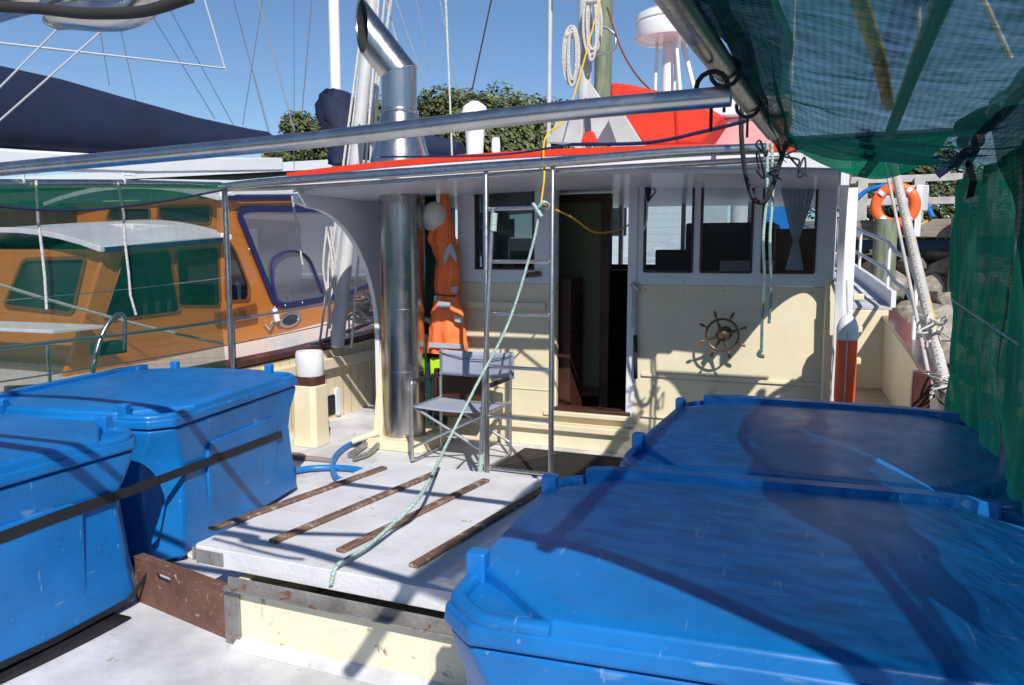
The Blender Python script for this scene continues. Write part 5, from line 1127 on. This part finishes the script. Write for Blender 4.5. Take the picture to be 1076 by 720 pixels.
q = at(505, 180, Y=33); tree(q.x, 33, 1.2, at(500, 90, Y=33).z-1.2, 9.6, 'broad dark green tree behind the wheelhouse roof, right of the exhaust', 5, 12, 52000, .23, 'trees on the far shore')
q = at(415, 180, Y=35); tree(q.x, 35, 1.2, at(415, 108, Y=35).z-1.2, 8.5, 'green tree directly behind the exhaust stack', 6, 10, 36000, .24, 'trees on the far shore')
q = at(335, 180, Y=36); tree(q.x, 36, 1.2, at(335, 118, Y=36).z-1.2, 6.6, 'smaller green tree at left of the white mast', 8, 9, 28000, .24, 'trees on the far shore')
q = at(575, 180, Y=38); tree(q.x, 38, 1.2, at(570, 128, Y=38).z-1.0, 5.0, 'low green tree showing behind the yellow rope', 9, 8, 16000, .28, 'trees on the far shore')

# ================================================================== SHORE: shed, jetty, rocks
shed = thing('boat_shed', 'white weatherboard boat shed seen through the wheelhouse windows', 'shed', (-6.6, 26, 1))
x0, x1 = at(560, 220, Y=25).x, at(738, 220, Y=25).x
m = MB(); m.box(x0, x1, 25, 31, .5, 4.3); m.build('wall', 'shed_white', shed)
m = MB(); m.rings([[(x, 24.6, 4.3), (x, 28, 5.0), (x, 31.4, 4.3), (x, 28, 4.85)] for x in (x0-.3, x1+.3)]); m.build('roof', 'shed_grey', shed)
m = MB(); m.box(x1-3.3, x1-2.4, 24.96, 25, 2.2, 3.6); m.build('window', 'launch_glass', shed)
sh2 = thing('harbour_shed', 'long grey corrugated shed on the shore behind the navy sail cover', 'shed', (-30, 24, 1))
m = MB(); m.box(-46, -17, 24, 30, .5, 4.6); m.build('wall', 'shed_grey', sh2)
m = MB(); m.rings([[(x, 23.7, 4.6), (x, 27, 5.4), (x, 30.3, 4.6), (x, 27, 5.2)] for x in (-46.3, -16.7)]); m.build('roof', 'shed_white', sh2)
for i in range(5): m = MB(); m.box(-44+i*5.2, -42+i*5.2, 23.96, 24, 2.2, 3.9); m.build('window', 'gelcoat' if i % 2 else 'launch_glass', sh2)
q = at(778, 215, Y=14); m = MB(); m.tube([(q.x, 14, WATER-.5), (q.x, 14, 3.2)], .16, 12); tag(m.build('mooring_pile', 'timber_pale', smooth=50), 'pale timber pile standing in the water ahead of the wheelhouse', 'pile')
q = at(795, 220, Y=15); m = MB(); m.box(q.x-.05, q.x+.75, 15, 15.6, 1.1, 2.9); tag(m.build('blue_tarpaulin', 'hose_blue', bevel=.05), 'bright blue tarpaulin bundle beyond the right hand windows', 'tarpaulin')

JYY = 16.0
jt = thing('jetty', 'weathered timber jetty with pale hand rails above the rock bank', 'jetty', (1.5, JYY, 1))
jx0, jx1 = at(845, 200, Y=JYY).x, 9.0
def jz(y): return at(930, y, Y=JYY).z
m = MB(); m.box(jx0, jx1, JYY, JYY+.25, jz(250), jz(231)); m.build('edge_beam', 'timber_grey', jt, .02)
m = MB(); m.box(jx0, jx1, JYY+.25, JYY+2.2, jz(236)-.1, jz(236)); m.build('decking', 'timber_grey', jt)
m = MB(); m.box(jx0, jx1, JYY+.35, JYY+.6, jz(262), jz(251)-.01); m.build('lower_beam', 'stripe_blue', jt)
for yy in (184, 209): m = MB(); m.box(jx0, jx1, JYY+.9, JYY+.96, jz(yy+4), jz(yy-4)); m.build('hand_rail', 'timber_pale', jt, .01)
for x in (964, 905, 1040): q = at(x, 230, Y=JYY+.85); m = MB(); m.box(q.x-.09, q.x+.09, JYY+.78, JYY+.88, jz(250) if x > 950 and x < 1000 else jz(232), jz(183)); m.build('rail_post', 'timber_pale', jt, .01)
q = at(965, 210, Y=JYY-.1); m = MB(); m.box(q.x-.16, q.x+.16, JYY-.12, JYY-.02, jz(223), jz(196)); m.build('junction_box', 'alu_paint', jt, .02)
for x in (929, 1010): q = at(x, 262, Y=JYY-.1); m = MB(); m.tube([(q.x, JYY-.25, WATER-.5), (q.x, JYY-.25, jz(231))], .20, 14); m.build('pile', 'pile_green', jt, smooth=50)
q = at(964, 240, Y=JYY-.2); m = MB(); m.box(q.x-.05, q.x+.05, JYY-.2, JYY-.1, jz(249), jz(196)); m.build('ladder_post', 'white', jt)
lb = at(941, 213, Y=JYY-.2); m = MB(); rO = at(967, 230, Y=JYY-.2).x-lb.x
ringp = [lb+Vector((math.cos(a)*rO*.78, 0, -.05+math.sin(a)*rO*.78)) for a in [2*math.pi*i/36 for i in range(36)]]
lbt = thing('lifebuoy', 'orange lifebuoy ring hanging on the jetty rail', 'lifebuoy', lb)
m.tube(ringp, rO*.23, 14, closed=True, flat=.7); m.build('ring', 'buoy_orange', lbt, smooth=60)
for a in (.9, 2.4, 4.0, 5.5):
    c = lb+Vector((math.cos(a)*rO*.78, 0, -.05+math.sin(a)*rO*.78)); t = Vector((-math.sin(a), 0, math.cos(a))); m = MB(); m.tube([c-t*.035, c+t*.035], rO*.25, 12, flat=.75); m.build('band', 'white', lbt, smooth=50)
m = MB(); m.tube(spline([at(a, b, Y=JYY-.05) for a, b in ((894,228),(898,213),(910,201),(927,196),(945,196),(960,201),(972,213),(980,228))], 6), .045, 10); tag(m.build('blue_hose', 'hose_blue', smooth=60), 'blue hose arching over the orange lifebuoy on the jetty', 'hose')
m = MB(); m.tube(sag(at(950,233,Y=JYY-.15), at(975,232,Y=JYY-.15), .08), .02, 6); tag(m.build('yellow_line', 'rope_yellow', smooth=50), 'short yellow line along the jetty beam below the lifebuoy', 'line')
# warning sign by the wheelhouse corner
sg = thing('warning_sign', 'narrow white sign with red symbols at the wheelhouse starboard corner', 'sign', (at(887, 248, Y=6.3).x, 6.3, 1.6))
a_ = at(883.5, 232, Y=6.3); b_ = at(892, 265, Y=6.3); m = MB(); m.box(a_.x, b_.x, 6.3, 6.31, b_.z, a_.z); m.build('board', 'sign_white', sg)
for yy, hh in ((236, 3), (243, 2), (252, 4)): c = at(887, yy, Y=6.29); m = MB(); m.box(c.x-.02, c.x+.022, 6.294, 6.2985, c.z-hh*.007, c.z+hh*.007); m.build('red_mark', 'sign_red', sg)
# rocks: each its own
def rock_mesh(seed):
    import bmesh
    bm = bmesh.new(); bmesh.ops.create_icosphere(bm, subdivisions=2, radius=1); rg = random.Random(seed)
    planes = [(Vector((rg.gauss(0,1), rg.gauss(0,1), rg.gauss(0,1))).normalized(), rg.uniform(.62, .85)) for _ in range(9)]
    for v in bm.verts:
        for nrm, d in planes:
            k = v.co.dot(nrm)
            if k > d: v.co -= nrm*(k-d)
        v.co += v.co*noise.noise(v.co*2+Vector((seed, 0, 0)))*.10
    me = bpy.data.meshes.new('rock'); bm.to_mesh(me); bm.free(); return me
rms = [rock_mesh(i*3.7) for i in range(7)]
for r_ in rms: r_.materials.append(MATS['rock'])
rms2 = [r_.copy() for r_ in rms[:3]]
for r_ in rms2: r_.materials[0] = MATS['rock_dark']
rg = random.Random(21); cnt = 0
for row in range(9):
    for col in range(9):
        x = .35+col*.62+rg.uniform(-.16,.16)+(row % 2)*.3; y = 14.3+row*.30; z = WATER+.05+row*.34+rg.uniform(-.08,.08)
        if z > jz(252): continue
        dk_ = rg.random() < .25; o = bpy.data.objects.new('rock', rg.choice(rms2 if dk_ else rms)); C.objects.link(o); o.location = (x, y, z)
        s = rg.uniform(.27, .46); o.scale = (s*rg.uniform(1,1.5), s, s*rg.uniform(.6,.95)); o.rotation_euler = (rg.uniform(-.5,.5), rg.uniform(-.4,.4), rg.uniform(0,6.28))
        tag(o, 'angular grey brown boulder in the rock bank under the jetty', 'rock', 'boulders of the rock bank'); cnt += 1
m = MB(); m.sheet(lambda u, v: (-.6+9*u, 14.6+3.2*v, WATER-.3+3.0*v), 8, 8); tag(m.build('rock_bank_earth', 'rock_dark'), kind='structure')
# shrubs with white flowers behind the jetty
for k, (x, w_, lab) in enumerate(((905, 2.2, 'dark shrub with pale flecks behind the jetty, nearest the wheelhouse corner'), (945, 2.4, 'dark shrub behind the orange lifebuoy on the jetty'), (985, 2.4, 'dark shrub behind the grey box on the jetty'))):
    q = at(x, 215, Y=18.6); t = thing('shrub', lab, 'shrub', (q.x, 18.6, 1.2), 'shrubs behind the jetty'); m = MB(); rgk = random.Random(k)
    lob = [(q.x+rgk.uniform(-.8,.8), 18.6+rgk.uniform(-.3,.5), 1.9+rgk.uniform(0,1.6), .8, .6, .65) for _ in range(7)]
    leaves(m, lob, 3200, .13, 50+k); m.build('foliage', ['leaf_c','leaf_a','leaf_c'], t)
    m = MB(); leaves(m, lob, 240, .14, 70+k); m.build('flowers', ['stripe_white','stripe_white','leaf_b'], t)
    m = MB(); m.tube([(q.x, 18.6, .9), (q.x, 18.6, 2.2)], .06, 7); m.build('stem', 'bark', t)
print('rocks', cnt, 'objects', len(bpy.data.objects))
